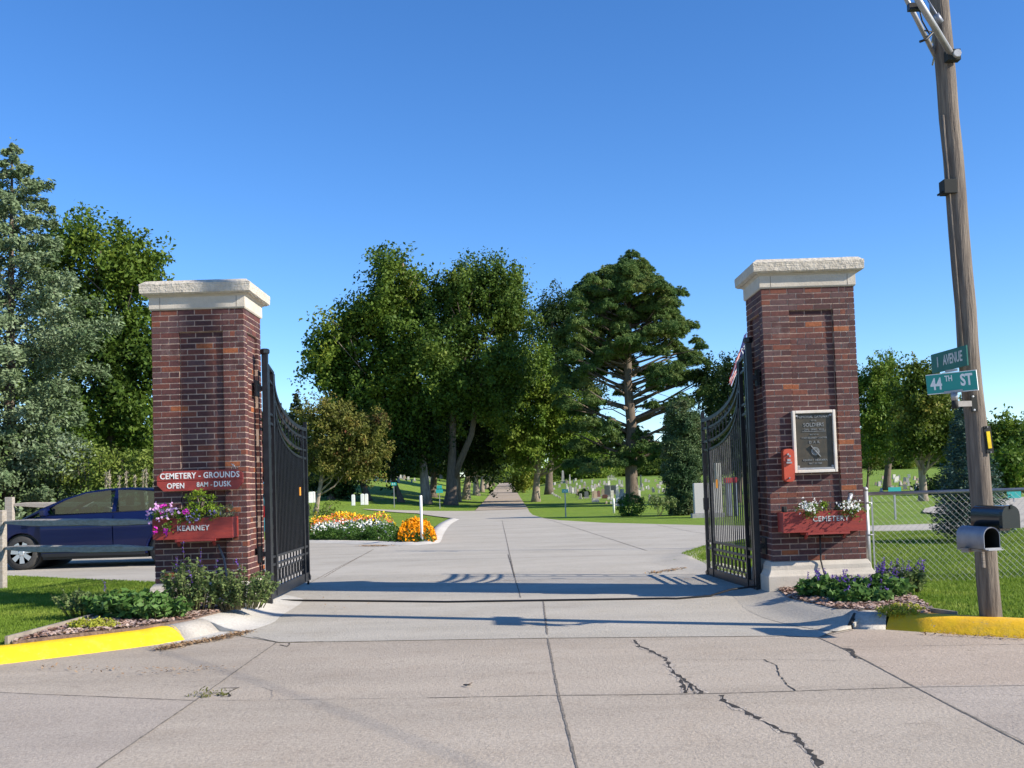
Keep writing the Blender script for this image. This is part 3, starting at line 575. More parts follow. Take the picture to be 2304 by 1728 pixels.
strip_chips('few dark leaves lying on the driveway by the left gate', [V('B3', 200, 300), V('B3', 420, 340), V('B3', 250, 235)], 26, .2, .035)
tw = [onG(*V('B2', 1090, 722)), onG(*V('B2', 1220, 690))]
C, nb = crown_pts([((tw[0].lerp(tw[1], .55)+Vector((0, 0, .01))), (.14, .07, .02))], 260, 12, .05); tag(fast('weeds', leaf_quads(C, .03, .3), quads(len(C)), leafmat('dry weeds', [(.10, .13, .03), (.2, .17, .06)])), 'dry weeds growing in a broken spot of the street joint', 'weeds', None, 'stuff')
mb = MB(); p = onG(*V('B3', 1090, 748)); mb.tube([p+Vector((0, 0, .012)), p+Vector((.05, -.05, .02))], .006, 5); mb.tube([p+Vector((.03, 0, .012)), p+Vector((.06, .06, .014))], .004, 5); tag(mb.build('twig', 'bark', loc=p), 'small dark twig lying alone in the middle of the street', 'twig')
# landscape edging boards
def at(loc, *ps): return [Vector(p) for p in ps]
mb = MB(); mb.bar((-4.72, 9.62, .015), (-4.56, 11.3, .02), .03, .10); tag(mb.build('bed_edging', 'edging', loc=(-4.7, 9.8, 0)), 'grey board edging between the left lawn and the mulch', 'edging')
e0 = Vector((3.86, 9.98, -.01)); e1 = Vector((4.06, 9.66, -.025)); mb = MB(); mb.bar(e0, e1, .03, .07); tag(mb.build('bed_edging', 'edging', loc=e0), 'short loose grey edging board between the sedum mat and the utility pole', 'edging')
# cable lying across the entrance
pts = [onG(*V('B3', 60, 272), .02), onG(*V('B3', 500, 275), .02), onG(*V('B3', 1000, 279), .02), onG(*V('B3', 1500, 272), .02), onG(*V('B3', 2212, 262), .02), onG(*V('B4', 300, 262), .02), onG(*V('B4', 480, 242), .03), onG(*V('B4', 600, 228), .05)]
mb = MB(); mb.tube([(p.x, p.y, float(G(p.x, p.y))+.016+ (.07 if i > 6 else 0)) for i, p in enumerate(pts)]+[(2.92, 12.6, .0)], .012, 6); tag(mb.build('cable', 'hose', loc=pts[0]), 'black cable lying across the driveway between the gate posts', 'cable')

# ================================================================== GATE PILLARS
def pier(x0, x1, y0, y1, zb, n, panels, base, label):
    t = thing('gate_pillar', ((x0+x1)/2, (y0+y1)/2, -.12), label, 'gate pillar', 'brick pillars either side of the entrance')
    ch = 3.28/n; zt = zb+ch*n; d = .1; gp = .0062; mb = MB(); rec = .034
    W_, D_ = x1-x0, y1-y0
    faces = [('f', W_, lambda s, o: (x0+s, y0+o)), ('b', W_, lambda s, o: (x0+s, y1-o)), ('l', D_, lambda s, o: (x0+o, y0+s)), ('r', D_, lambda s, o: (x1-o, y0+s))]
    for key, L, fn in faces:
        pan = panels.get(key)
        for k in range(n):
            z = zb+k*ch; zc = z+ch/2; odd = k % 2; a, b = (0, L) if ((key in 'fb') == (odd == 0)) else (d+.004, L-d-.004)
            off = .102 if odd else 0.0; cuts = [a]; s = off-.2083*2
            while s < b-.045:
                if s > a+.045: cuts.append(s)
                s += .2083
            cuts.append(b); inp = pan and pan[2] < zc < pan[3]
            if inp:
                for e in pan[:2]:
                    cuts = [c for c in cuts if c in (a, b) or abs(c-e) > .04]+[e]
                cuts = sorted(cuts)
            for c0, c1 in zip(cuts[:-1], cuts[1:]):
                r = rec if (inp and c0 > pan[0]-.001 and c1 < pan[1]+.001) else 0; r += random.uniform(-.0015, .002); j = lambda: random.uniform(-.0012, .0012)
                g0 = gp if c0 > a+1e-6 or a > 0 else 0; g1 = gp if c1 < b-1e-6 or b < L else 0
                p = fn(c0+g0+j()*(g0 > 0), r); q = fn(c1-g1+j()*(g1 > 0), d if r < .02 else d+.02)
                mb.box((min(p[0], q[0]), min(p[1], q[1]), z+gp+j()), (max(p[0], q[0]), max(p[1], q[1]), z+ch-gp+j()))
    mb.build('brickwork', 'brick', t)
    m = MB(); e = .0055; i = .05; m.box((x0+i, y0+i, zb+.001), (x1-i, y1-i, zt-.001))
    def fillet(key, L, fn):
        pan = panels.get(key); segs = [(e if key in 'fb' else .06, L-(e if key in 'fb' else .06), zb, zt, e)] if not pan else \
            [(e if key in 'fb' else .06, pan[0]-.007, zb, zt, e), (pan[1]+.007, L-(e if key in 'fb' else .06), zb, zt, e), (pan[0], pan[1], zb, pan[2], e), (pan[0], pan[1], pan[3], zt, e), (pan[0], pan[1], pan[2], pan[3], rec+e)]
        for a, b, z_0, z_1, o in segs:
            p = fn(a, o); q = fn(b, .06); m.box((min(p[0], q[0]), min(p[1], q[1]), z_0+.002), (max(p[0], q[0]), max(p[1], q[1]), z_1-.002))
    for fc in faces: fillet(*fc)
    m.build('mortar', 'mortar', t)
    s = MB(); s.rects(x0, x1, y0, y1, [(zt-.001, .012), (zt+.015, .022), (zt+.15, .022), (zt+.172, .055)]); s.build('frieze_stone', 'stone', t)
    js = MB()
    for fx in (.10, .93): js.box((x0+W_*fx-.003, y0-.0235, zt+.016), (x0+W_*fx+.003, y0-.015, zt+.149))
    js.build('stone_joint', 'joint', t)
    # rough capstone, faces broken up
    bm = bmesh.new(); E_ = .105; h0, h1 = zt+.173, zt+.345
    vs = MB().rects(x0, x1, y0, y1, [(h0, E_-.03), (h0+.02, E_), (h1-.045, E_+.005), (h1, E_-.055)]); b2 = bpy.data.meshes.new('tmp'); b2.from_pydata(vs.v, [], vs.f); bm.from_mesh(b2); bpy.data.meshes.remove(b2)
    bmesh.ops.subdivide_edges(bm, edges=bm.edges, cuts=9, use_grid_fill=True)
    for v in bm.verts:
        if h0+.01 < v.co.z < h1-.01: v.co += Vector((random.gauss(0, .0012), random.gauss(0, .0012), random.gauss(0, .001)))
        else: v.co.z += random.gauss(0, .0015)
    cm = MB(); bm.verts.ensure_lookup_table(); cm.add([v.co for v in bm.verts], [[v.index for v in f.verts] for f in bm.faces]); bm.free(); cm.build('capstone', 'rough', t)
    s = MB(); s.rects(x0, x1, y0, y1, base); s.build('base_stone', 'stone', t, bevel=.008)
    return t
PL = pier(-4.303, -3.193, 12.4, 13.23, .27, 48, {k_: (a_, b_, .27+4*3.28/48, .27+44*3.28/48) for k_, a_, b_ in (('f', .33, .85), ('r', .17, .66), ('l', .17, .66), ('b', .33, .78))}, [(-.35, .07), (.17, .07), (.19, .055), (.22, .05), (.269, .012)], 'left brick gate pillar with the cemetery grounds sign on it')
PR = pier(3.060, 4.175, 12.4, 13.23, .30, 48, {k_: (a_, b_, .30+4*3.28/48, .30+44*3.28/48) for k_, a_, b_ in (('f', .33, .85), ('r', .17, .66), ('l', .17, .66), ('b', .33, .78))}, [(-.35, .085), (.13, .085), (.15, .07), (.20, .045), (.25, .04), (.299, .012)], 'right brick gate pillar carrying the bronze plaque')

# sign board on the left pillar
sx0, sx1, sz0, sz1 = -4.238, -3.213, 1.365, 1.603; yf = 12.325
t = thing('cemetery_hours_sign', ((sx0+sx1)/2, yf, 1.48), 'red cut-corner board reading cemetery grounds open till dusk', 'sign')
c = .075; zm = 1.487
mb = MB(); mb.prism([(sx0, sz0+c), (sx0+c, sz0), (sx1-c, sz0), (sx1, sz0+c), (sx1, zm-.002), (sx0, zm-.002)], yf-.012, yf+.013); mb.prism([(sx0, zm+.002), (sx1, zm+.002), (sx1, sz1-c*.6), (sx1-c, sz1), (sx0+c, sz1), (sx0, sz1-c*.8)], yf-.014, yf+.013)
bd = mb.build('board', 'red', t, bevel=.003)
mb = MB(); mb.box((sx0+.2, yf+.013, sz0+.03), (sx0+.26, 12.402, sz1-.03)); mb.build('batten', 'red', t); mb = MB(); mb.box((sx1-.26, yf+.013, sz0+.03), (sx1-.2, 12.402, sz1-.03)); mb.build('batten', 'red', t)
def slab_text(s, size, cx, y, cz, m, par, sx=.86, w=.018, sp=1.08): return text(s, size, (cx, y, cz), (1, 0, 0), m, par, weight=w, sx=sx, spacing=sp)
slab_text('CEMETERY - GROUNDS', .098, (sx0+sx1)/2, yf-.016, 1.541, 'white', t, .86); slab_text('OPEN', .09, sx0+.225, yf-.014, 1.425, 'white', t); slab_text('DUSK', .09, sx1-.245, yf-.014, 1.432, 'white', t); slab_text('8AM -', .08, (sx0+sx1)/2+.055, yf-.014, 1.432, 'white2', t)
# small bird-like clip / bracket on top of board
mb = MB(); mb.tube([(-3.33, 12.36, 1.61), (-3.345, 12.35, 1.66), (-3.36, 12.35, 1.675)], .006, 6); mb.tube([(-3.31, 12.36, 1.61), (-3.335, 12.35, 1.67)], .006, 6); tag(mb.build('hook', 'steel', loc=(-3.33, 12.36, 1.6)), 'small metal hook above the right end of the red sign board', 'hook')
# flower boxes
def flower_box(x0, x1, z0_, z1, yb, yf_, label, word, wx, wz, side_slope=.015):
    t = thing('flower_box', ((x0+x1)/2, (yb+yf_)/2, z0_), label, 'flower box', 'red flower boxes on the pillars'); th = .02
    mb = MB(); mb.add([(x0, yf_, z1), (x1, yf_, z1), (x1, yf_+side_slope, z0_), (x0, yf_+side_slope, z0_), (x0, yf_+th, z1), (x1, yf_+th, z1), (x1, yf_+th+side_slope, z0_), (x0, yf_+th+side_slope, z0_)], [(0, 1, 2, 3), (7, 6, 5, 4), (0, 4, 5, 1), (3, 2, 6, 7), (0, 3, 7, 4), (1, 5, 6, 2)])
    mb.box((x0, yb-th, z0_), (x1, yb, z1)); mb.build('front_board', 'red', t)
    mb = MB()
    for x in (x0+.002, x1-th-.002): mb = MB(); mb.box((x, yf_+th+.001, z0_+.003), (x+th, yb-th-.001, z1-.002)); mb.build('end_board', 'red', t)
    mb = MB(); mb.box((x0+th+.004, yf_+th+side_slope+.001, z0_+.004), (x1-th-.004, yb-th-.001, z0_+.02)); mb.build('bottom_board', 'red', t)
    mb = MB(); mb.box((x0+.03, yf_+th+side_slope, z1-.04), (x1-.03, yb-th-.002, z1-.03)); mb.build('soil', 'soil', t)
    mb = MB()
    mb.box((x0+.28, yf_-.004, z0_-.028), (x1-.20, yf_+.03, z0_-.002))
    for x in (x0+.28, x1-.24): mb.bar((x, yf_+.0, z0_-.02), (x, yb+.0, z0_-.02), .035, .03); mb.bar((x, yf_+.05, z0_-.03), (x, yf_+.11, z0_-.075), .028)
    mb.build('bracket', 'red', t)
    text(word, .085, (wx, yf_-.001+side_slope*.5, wz), (1, 0, 0), 'white2', t, weight=.018, sx=.95, spacing=1.12, depth=.008)
    return t
flower_box(-4.235, -3.300, .800, 1.045, 12.398, 12.13, 'red flower box with the word Kearney, overflowing with petunias', 'KEARNEY', -3.76, .925)
flower_box(3.135, 4.105, .650, .885, 12.398, 12.13, 'red flower box with the word Cemetery and white alyssum', 'CEMETERY', 3.69, .80)
# hose / conduits under the boxes
mb = MB(); mb.tube([(-3.53, 12.34, .72), (-3.46, 12.33, .55), (-3.43, 12.33, .35), (-3.425, 12.30, .05)], .014, 8); tag(mb.build('hose', mat('grey hose', (.10, .10, .11), None, rough=.6), loc=(-3.5, 12.34, .1)), 'grey water hose hanging under the Kearney flower box', 'hose')
mb = MB(); mb.tube([(3.62, 12.36, .66), (3.615, 12.35, .45), (3.615, 12.35, .3), (3.625, 12.31, .2), (3.66, 12.28, .0)], .010, 8); tag(mb.build('hose', 'hose', loc=(3.6, 12.34, .1)), 'black hose hanging under the Cemetery flower box', 'hose')
# flowers in boxes
LG = leafmat('petunia leaves', [(.05, .11, .015), (.12, .22, .03), (.22, .32, .05)], .35, 6); LY = leafmat('yellow green leaves', [(.09, .17, .02), (.20, .30, .03), (.34, .38, .05)], .35, 6)
def petals(cs, size, colm, parent, name='blossom', k=5):
    C = []; 
    for c in cs:
        for i in range(k): C.append(np.array(c)+RNG.normal(0, size*.35, 3))
    C = np.array(C); return fast(name, leaf_quads(C, size, .8, np.array([[0, -1.2, .3]]).repeat(len(C), 0), .4, .2), quads(len(C)), colm, parent)
pk = leafmat('pink petals', [(.62, .22, .55), (.75, .45, .70), (.80, .68, .78)], .2, 14); mg = leafmat('magenta petals', [(.60, .02, .38), (.7, .05, .5)], .2, 10); pu = leafmat('lavender petals', [(.16, .13, .32), (.28, .24, .5)], .2, 10)
wh = leafmat('white petals', [(.72, .72, .66), (.85, .85, .82)], .2, 10)
def cloud(c, r, n): return [(c[0]+random.gauss(0, r[0]), c[1]+random.gauss(0, r[1]), c[2]+random.gauss(0, r[2])) for i in range(n)]
t = bush('trailing_petunia', [((-4.12, 12.15, 1.10), (.13, .11, .10)), ((-3.98, 12.14, 1.06), (.12, .10, .08)), ((-4.08, 12.08, .92), (.08, .04, .06)), ((-3.90, 12.16, 1.06), (.10, .06, .06))], .032, 'pink and white petunia trailing from the left end of the Kearney box', 'flower', LG, 130, 14, .05, (-4.08, 12.2, 1.0))
petals(cloud((-4.12, 12.06, 1.12), (.05, .03, .045), 11)+cloud((-4.26, 12.08, 1.10), (.015, .01, .02), 2)+cloud((-4.0, 12.04, 1.13), (.045, .02, .03), 8), .034, pk, t, 'petals'); petals(cloud((-4.16, 12.03, .91), (.03, .01, .02), 4)+cloud((-4.03, 12.02, .90), (.025, .01, .02), 4)+cloud((-4.09, 12.08, 1.20), (.015, .01, .03), 4), .03, mg, t, 'petals')
t = bush('coleus', [((-3.70, 12.22, 1.22), (.19, .12, .17)), ((-3.60, 12.18, 1.12), (.18, .10, .11)), ((-3.78, 12.18, 1.12), (.10, .10, .11))], .034, 'rounded yellow green leafy plant rising in the middle of the Kearney box', 'plant', LY, 130, 16, .05, (-3.68, 12.24, 1.0))
t = bush('magenta_flower', [((-3.84, 12.12, 1.07), (.07, .05, .06))], .03, 'single magenta flower in front of the leafy plant', 'flower', LG, 150, 12, .04, (-3.84, 12.2, 1.0)); petals(cloud((-3.83, 12.06, 1.13), (.014, .01, .014), 5), .034, mg, t, 'petals')
t = bush('lobelia', [((-3.72, 12.10, 1.03), (.09, .04, .05)), ((-3.50, 12.14, 1.08), (.06, .05, .05))], .02, 'small violet blue lobelia spilling over the Kearney box rim', 'flower', LG, 200, 12, .03, (-3.7, 12.18, 1.0)); petals(cloud((-3.72, 12.06, 1.05), (.06, .02, .03), 16)+cloud((-3.49, 12.09, 1.10), (.03, .02, .025), 9), .018, pu, t, 'petals')
t = bush('grey_green_tuft', [((-3.40, 12.22, 1.10), (.10, .09, .09))], .03, 'fine grey green tuft at the right end of the Kearney box', 'plant', leafmat('thyme', [(.16, .19, .09), (.28, .30, .14), (.34, .32, .2)], .3, 9), 300, 16, .03, (-3.4, 12.24, 1.0), aspect=.22)
for (bx, w, lab) in ((3.43, .13, 'white alyssum mound above the letter C of the right flower box'), (3.93, .17, 'white alyssum mound at the right end of the right flower box')):
    t = bush('alyssum', [((bx, 12.15, .93), (w, .10, .075)), ((bx+.03, 12.10, .875), (w*.6, .05, .06))], .024, lab, 'flower', LG, 220, 12, .04, (bx, 12.22, .86)); petals(cloud((bx, 12.09, .955), (w*.45, .05, .035), 60), .018, wh, t, 'petals', 4)
petals([], .02, wh, None) if False else None
bush('small_green_plant', [((3.66, 12.18, .94), (.05, .05, .06))], .04, 'small bright green plant between the two alyssum mounds', 'plant', LY, 200, 10, .04, (3.66, 12.2, .86))
# spotlight in the right box
mb = MB(); a = Vector((3.915, 12.16, .99)); b = Vector((3.965, 12.22, 1.075)); mb.tube([a, a.lerp(b, .5), b], [.022, .026, .027], 10); mb.tube([(3.90, 12.16, .87), a], .008, 6)
t = thing('spotlight', (3.9, 12.16, .87), 'small metal spotlight tilted up from the right flower box', 'spotlight'); mb.build('lamp_body', 'steel', t); m2 = MB(); m2.tube([b, b+(b-a)*.12], .029, 10); m2.build('lamp_rim', 'dark', t)
mb = MB(); mb.box((3.175, 12.28, .885), (3.225, 12.36, .955)); tag(mb.build('junction_box', 'dark', loc=(3.2, 12.3, .885), bevel=.01), 'small dark box at the left end of the right flower box', 'box')

# plaque
px0, px1, pz0, pz1 = 3.352, 3.868, 1.345, 2.09
t = thing('memorial_plaque', ((px0+px1)/2, 12.36, pz0), 'bronze memorial gateway plaque in a pale frame on the right pillar', 'plaque')
mb = MB(); w = .035; y0, y1 = 12.345, 12.44
mb.box((px0, y0, pz0), (px0+w, y1, pz1)); mb.box((px1-w, y0, pz0), (px1, y1, pz1)); mb.box((px0+w, y0, pz0), (px1-w, y1, pz0+w)); mb.box((px0+w, y0, pz1-w), (px1-w, y1, pz1)); mb.build('frame', 'plaque', t, bevel=.006)
mb = MB(); mb.box((px0+w+.002, 12.375, pz0+w+.002), (px1-w-.002, 12.435, pz1-w-.002)); mb.build('plate', 'bronze', t)
mb = MB(); mb.box((px0+w+.004, 12.352, pz0+w+.002), (px1-w-.004, 12.374, pz0+w+.026)); mb.build('sill_strip', 'steel', t)
for bx in (px0+.055, px1-.055):
    for bz in (pz0+.075, pz1-.06): mb = MB(); mb.lathe([(.012, -.012), (.016, -.004), (.016, 0)], (bx, 12.374, bz), 10, 'y'); mb.build('bolt', 'steel', t)
cxp = (px0+px1)/2
for s, z, sz in (('MEMORIAL GATEWAY', 2.012, .042), ('TO THE', 1.966, .020), ('SOLDIERS', 1.915, .062), ('- CIVIL - SPAN - WAR -', 1.86, .030), ('ERECTED BY', 1.798, .020), ('FORT KEARNEY CHAPTER', 1.76, .028), ('D. A. R.', 1.708, .044), ('KEARNEY  NEBRASKA', 1.495, .032), ('MAY 30 1924', 1.455, .030)):
    text(s, sz, (cxp, 12.3735, z), (1, 0, 0), 'bronze2', t, depth=.008, weight=.01, sx=.93)
mb = MB(); mb.box((cxp-.14, 12.369, 1.835), (cxp+.14, 12.3745, 1.84)); mb.build('rule', 'bronze2', t)
mb = MB(); cc = (cxp+.005, 12.3745, 1.60)
for r_ in (.034, .046): mb.add([(cc[0]+rr*math.cos(a_), cc[1]-.008, cc[2]+rr*math.sin(a_)) for a_ in [k*math.pi/12 for k in range(24)] for rr in (r_-.005, r_+.003)], [(2*k, 2*k+1, (2*k+3) % 48, (2*k+2) % 48) for k in range(24)])
for k in range(12): a_ = k*math.pi/6; mb.bar((cc[0], cc[1]-.004, cc[2]), (cc[0]+.04*math.cos(a_), cc[1]-.004, cc[2]+.04*math.sin(a_)), .004)
mb.bar((cc[0]-.052, cc[1]-.012, cc[2]+.068), (cc[0]+.058, cc[1]-.012, cc[2]-.066), .018, .012); mb.build('wheel_emblem', 'bronze2', t)
# red lock board
t = thing('lock_board', (3.27, 12.37, 1.247), 'small red rounded board with locks on the right pillar', 'lock board'); x0, x1, zA, zB = 3.212, 3.334, 1.247, 1.636; r_ = .035
mb = MB(); mb.prism([(x0+r_, zA), (x1-r_, zA), (x1-.01, zA+.01), (x1, zA+r_), (x1, zB-r_), (x1-.01, zB-.01), (x1-r_, zB), (x0+r_, zB), (x0+.01, zB-.01), (x0, zB-r_), (x0, zA+r_), (x0+.01, zA+.01)], 12.29, 12.40); mb.build('board', mat('bright red paint', (.52, .075, .03), (.44, .055, .025), 7, .5), t)
for bx, bz, s in ((3.262, 1.57, .014), (3.283, 1.548, .013), (3.27, 1.29, .010)): mb = MB(); mb.lathe([(s*.8, -.02), (s, -.012), (s, 0)], (bx, 12.29, bz), 10, 'y'); mb.build('lock', 'steel', t)
mb = MB(); mb.box((3.238, 12.262, 1.462), (3.302, 12.289, 1.482)); mb.box((3.25, 12.27, 1.49), (3.29, 12.289, 1.515)); mb.build('hasp', 'steel', t)

# ================================================================== GATES
def gate(hx, hy, hz, fx, fy, label, side):
    t = thing('gate_leaf', (hx, hy, hz), label, 'gate', 'black iron gates'); A = Vector((hx, hy, 0)); B = Vector((fx, fy, 0)); L = (B-A).length; d = (B-A).normalized(); nrm = Vector((-d.y, d.x, 0))
    z0_ = hz; s0 = .11; P = lambda s, z, o=0: A+d*s+nrm*o+Vector((0, 0, z))
    zh, zf_ = z0_+2.92, z0_+2.24; sc = .42
    def top(s, k=0):
        dz = .12*k; ins = .075*k
        if s < sc+ins: return zh-.07*(s-s0)/sc-dz*.0-(0 if k == 0 else 99)
        q = (L-s)/(L-sc-ins); return (zh-.07)-(zh-.07-(zf_-dz))*math.sqrt(max(0, 1-q**2.3))
    hp = MB(); hp.bar(P(0, -.12), P(0, z0_+3.06), .07); hp.lathe([(.045, 0), (.062, .015), (.062, .055), (.045, .07)], (A.x, A.y, z0_+3.05), 8, smooth=False); hp.build('hinge_post', 'black', t)
    w = 3.19 if side < 0 else 3.06
    for z in (z0_+2.62, z0_+.55):
        hb = MB(); hb.bar((A.x, A.y, z), (side*w, A.y, z), .05, .06); hb.box((min(side*w, side*(w-.02)), A.y-.09, z-.10), (max(side*w, side*(w-.02)), A.y+.09, z+.10)); hb.build('hinge_bracket', 'black', t)
    fr = MB()
    for s, zt in ((s0, zh), (s0+.26, zh-.06), (L-.30, None), (L, None)):
        z1 = zt if zt else (top(s) + (.12 if s == L else 0)); fr.bar(P(s, z0_), P(s, z1), .05)
    for z, h in ((z0_+.05, .10),): fr.bar(P(s0, z), P(L, z), .035, .13)
    fr.bar(P(s0, z0_+.40), P(L, z0_+.40), .03); fr.bar(P(s0, z0_+.50), P(L, z0_+.50), .03)
    fr.bar(P(s0, zh), P(sc, zh-.07), .045); fr.bar(P(s0, zh-.16), P(sc-.05, zh-.22), .03); fr.bar(P(s0, zh-.60), P(sc-.05, zh-.62), .03); fr.bar(P(s0, zh-.72), P(sc-.05, zh-.74), .03)
    fr.build('frame', 'black', t)
    rl = MB(); N_ = 26
    lows = []
    for k, w_ in ((0, .05), (1, .03), (2.6, .03), (3.6, .03)):
        st = sc-.05*0+.0 if k == 0 else sc-.03
        pts = []
        for i in range(N_+1):
            u = i/N_; ang = u*math.pi/2; s = L-(L-st-.03*k)*math.cos(ang)**.9; z = (zh-.07-.02*k*5)-((zh-.07-.02*k*5)-(zf_-.12*k))*math.sin(ang)**.8
            if s <= L: pts.append((s, z))
        pts[0] = (pts[0][0], pts[0][1]); 
        for (s_a, z_a), (s_b, z_b) in zip(pts[:-1], pts[1:]): rl.bar(P(s_a, z_a), P(s_b, z_b), w_)
        if k == 3.6: lows = pts
        if k > 0: rl.bar(P(pts[0][0], pts[0][1]), P(s0+.26, pts[0][1]), w_)
    rl.build('top_rail', 'black', t)
    # ornaments between the rails
    orn = MB()
    for i in range(7):
        s = sc+.50+i*(L-sc-.85)/6; q = (s-sc)/(L-sc); zc = np.interp(s, [p[0] for p in lows], [p[1] for p in lows])+.23+.12*(1-q)
        r_ = .055
        for a0 in range(4): a1 = a0*math.pi/2; a2 = a1+math.pi/2; orn.bar(P(s+r_*math.cos(a1), zc+r_*math.sin(a1)), P(s+r_*math.cos(a2), zc+r_*math.sin(a2)), .014)
        orn.bar(P(s-.07, zc), P(s+.07, zc), .012); orn.bar(P(s, zc-.2), P(s, zc+.17), .014)
    for s in (s0+.13, L-.15):
        z = z0_+.62
        while z < (zh-.8 if s < 1 else zf_-.5): orn.box(tuple(P(s-.028, z-.0, -.01)-Vector((.012, .012, 0))), tuple(P(s+.028, z+.05, .01)+Vector((.012, .012, 0)))); z += .23
        orn.bar(P(s, z0_+.5), P(s, zh-.8 if s < 1 else zf_-.45), .012)
    # lattice of linked squares near the bottom
    cols = 9; x_a, x_b = s0+.30, L-.34; cw = (x_b-x_a)/cols
    for i in range(cols):
        c_ = x_a+(i+.5)*cw; r2 = .075; zc = z0_+.255
        for dz0, dz1, ds0, ds1 in ((-r2, -r2, -r2, r2), (r2, r2, -r2, r2), (-r2, r2, -r2, -r2), (-r2, r2, r2, r2)): orn.bar(P(c_+ds0, zc+dz0), P(c_+ds1, zc+dz1), .020)
        orn.bar(P(c_+r2, zc), P(c_+cw-r2, zc), .018); orn.bar(P(c_, z0_+.1), P(c_, zc-r2), .018); orn.bar(P(c_, zc+r2), P(c_, z0_+.5), .018)
    orn.build('ornament', 'black', t)
    npk = 21 if side < 0 else 18
    for i in range(npk):
        s = s0+.33+i*(L-.30-s0-.36)/(npk-1); zt = float(np.interp(s, [p[0] for p in lows], [p[1] for p in lows])) if s > lows[0][0] else zh-.74
        m = MB(); m.bar(P(s, z0_+.5), P(s, zt), .017 if side < 0 else .014); m.build('picket', 'black' if side < 0 else 'iron_sunlit', t)  # right leaf's pickets take the iron whose colour includes the sunlight
    m = MB(); m.bar(P(L, z0_+.95), P(L, z0_+1.12), .07); m.bar(P(L-.02, z0_+.06), P(L+.07, z0_+.02), .06); m.bar(P(L, z0_+.02), P(L, -.1), .03); m.build('latch', 'black', t)
    m = MB(); s = L-.52 if side < 0 else L-.62; c_ = P(s, z0_+1.32, 0); m.box((c_.x-.012, c_.y-.03, c_.z-.06), (c_.x+.012, c_.y+.03, c_.z+.06)); m.build('reflector', 'orange', t)
    return t
gate(-3.075, 12.95, .0, -3.11, 15.55, 'left black iron gate leaf swung open away from the street', -1)
gate(2.955, 12.75, -.08, 2.78, 15.05, 'right black iron gate leaf swung open away from the street', 1)

# ================================================================== UTILITY POLE, SIGNS, MAILBOXES
pb, ptop = Vector((4.30, 9.485, -.045)), Vector((4.045, 9.485, 8.5))
def onpole(z): t = (z-pb.z)/(ptop.z-pb.z); return pb.lerp(ptop, t)
t = thing('utility_pole', pb, 'tall weathered wooden utility pole standing behind the yellow kerb', 'utility pole')
mb = MB(); N_ = 24; mb.tube([pb-Vector((0, 0, .3))]+[pb.lerp(ptop, i/N_)+Vector((random.gauss(0, .003), random.gauss(0, .003), 0)) for i in range(N_+1)], [.108]+[.097-.016*i/N_ for i in range(N_+1)], 18); mb.build('pole', 'polew', t)
def pz(u, v, y): return onY(u, v, y)
mb = MB()
a = pz(*V('R8', 530, 345), 9.348); 
mb.tube([a, a+(pz(*V('R8', 320, 0), 9.029)-a)*1.6], .030, 8); mb.build('strut', 'steel', t)
b = pz(*V('R8', 430, 355), 9.503); mb = MB(); mb.tube([b, b+(pz(*V('R8', 250, 0), 9.211)-b)*1.6], .022, 8); mb.build('strut', 'steel', t)
mb = MB(); mb.box(a-Vector((.05, .03, .05)), a+Vector((.07, .05, .05))); mb.build('clamp', 'dark', t); mb = MB(); mb.lathe([(.035, -.03), (.04, 0), (.03, .02)], (a.x+.03, a.y-.03, a.z), 10, 'y'); mb.build('insulator', 'steel', t)
mb = MB(); c_ = pz(*V('R8', 300, 45), 9.12); mb.box(c_-Vector((.06, .03, .03)), c_+Vector((.08, .03, .03))); mb.tube([c_+Vector((.04, 0, -.02)), pz(*V('R8', 345, 130), 9.211), pz(*V('R8', 390, 210), 9.302)], .007, 5)
mb.tube([pz(*V('R8', 330, 260), 9.302), pz(*V('R8', 370, 245), 9.302), pz(*V('R8', 410, 205), 9.348), pz(*V('R8', 430, 190), 9.394)], .012, 6); mb.tube([pz(*V('R8', 360, 190), 9.302), pz(*V('R8', 420, 200), 9.348)], .007, 5); mb.build('wire_clamp', 'hose', t)
mb = MB(); mb.tube([pz(*V('R8', 380, 0), 9.302), pz(*V('R8', 430, 80), 9.302), pz(*V('R8', 460, 130), 9.348)], .008, 5); mb.tube([pz(*V('R8', 430, 90), 9.321), pz(*V('R8', 462, 140), 9.348)], .028, 8); mb.build('insulator', 'alu', t)
for x, y in ((410, 403), (405, 270)): 
    q = pz(*V('R8', x, y), 10.35); e = onpole(q.z); mb = MB(); mb.tube([q, (e.x, e.y, q.z+.05)], .010, 6); mb.build('step_bolt', 'steel', t)
# cable guard pipe down the shaded side and boxes
mb = MB(); mb.tube([onpole(z)+Vector((-.078, -.05, 0)) for z in (1.9, 3.0, 4.6)], .016, 6); mb.build('conduit', 'polew', t)
q = pz(*V('R8', 500, 1168), 9.439); mb = MB(); mb.box(q-Vector((.05, .06, .065)), q+Vector((.07, .06, .065))); mb.bar(q+Vector((-.04, -.02, -.04)), q+Vector((-.10, -.02, -.075)), .02); mb.build('terminal_box', 'dark', t, bevel=.004)
# yellow tag plate
q0 = pz(*V('R3', 693, 572), 9.375); q1 = pz(*V('R3', 712, 708), 9.375); mb = MB(); mb.bar(q0+Vector((.03, .005, 0)), q1+Vector((.028, .005, 0)), .062, .012, (0, 1, 0)); mb.build('tag_plate', 'dark', t)
m0 = q0.lerp(q1, .2)+Vector((.029, -.005, 0)); m1 = q0.lerp(q1, .82)+Vector((.028, -.005, 0)); mb = MB(); mb.bar(m0, m1, .032, .008, (0, 1, 0)); mb.build('tag', 'ytag', t)
mb = MB()
for k in (.04, .96): e = q0.lerp(q1, k); mb.lathe([(.005, -.012), (.008, 0)], (e.x+.03, e.y, e.z), 8, 'y')
mb.build('bolt', 'steel', t)
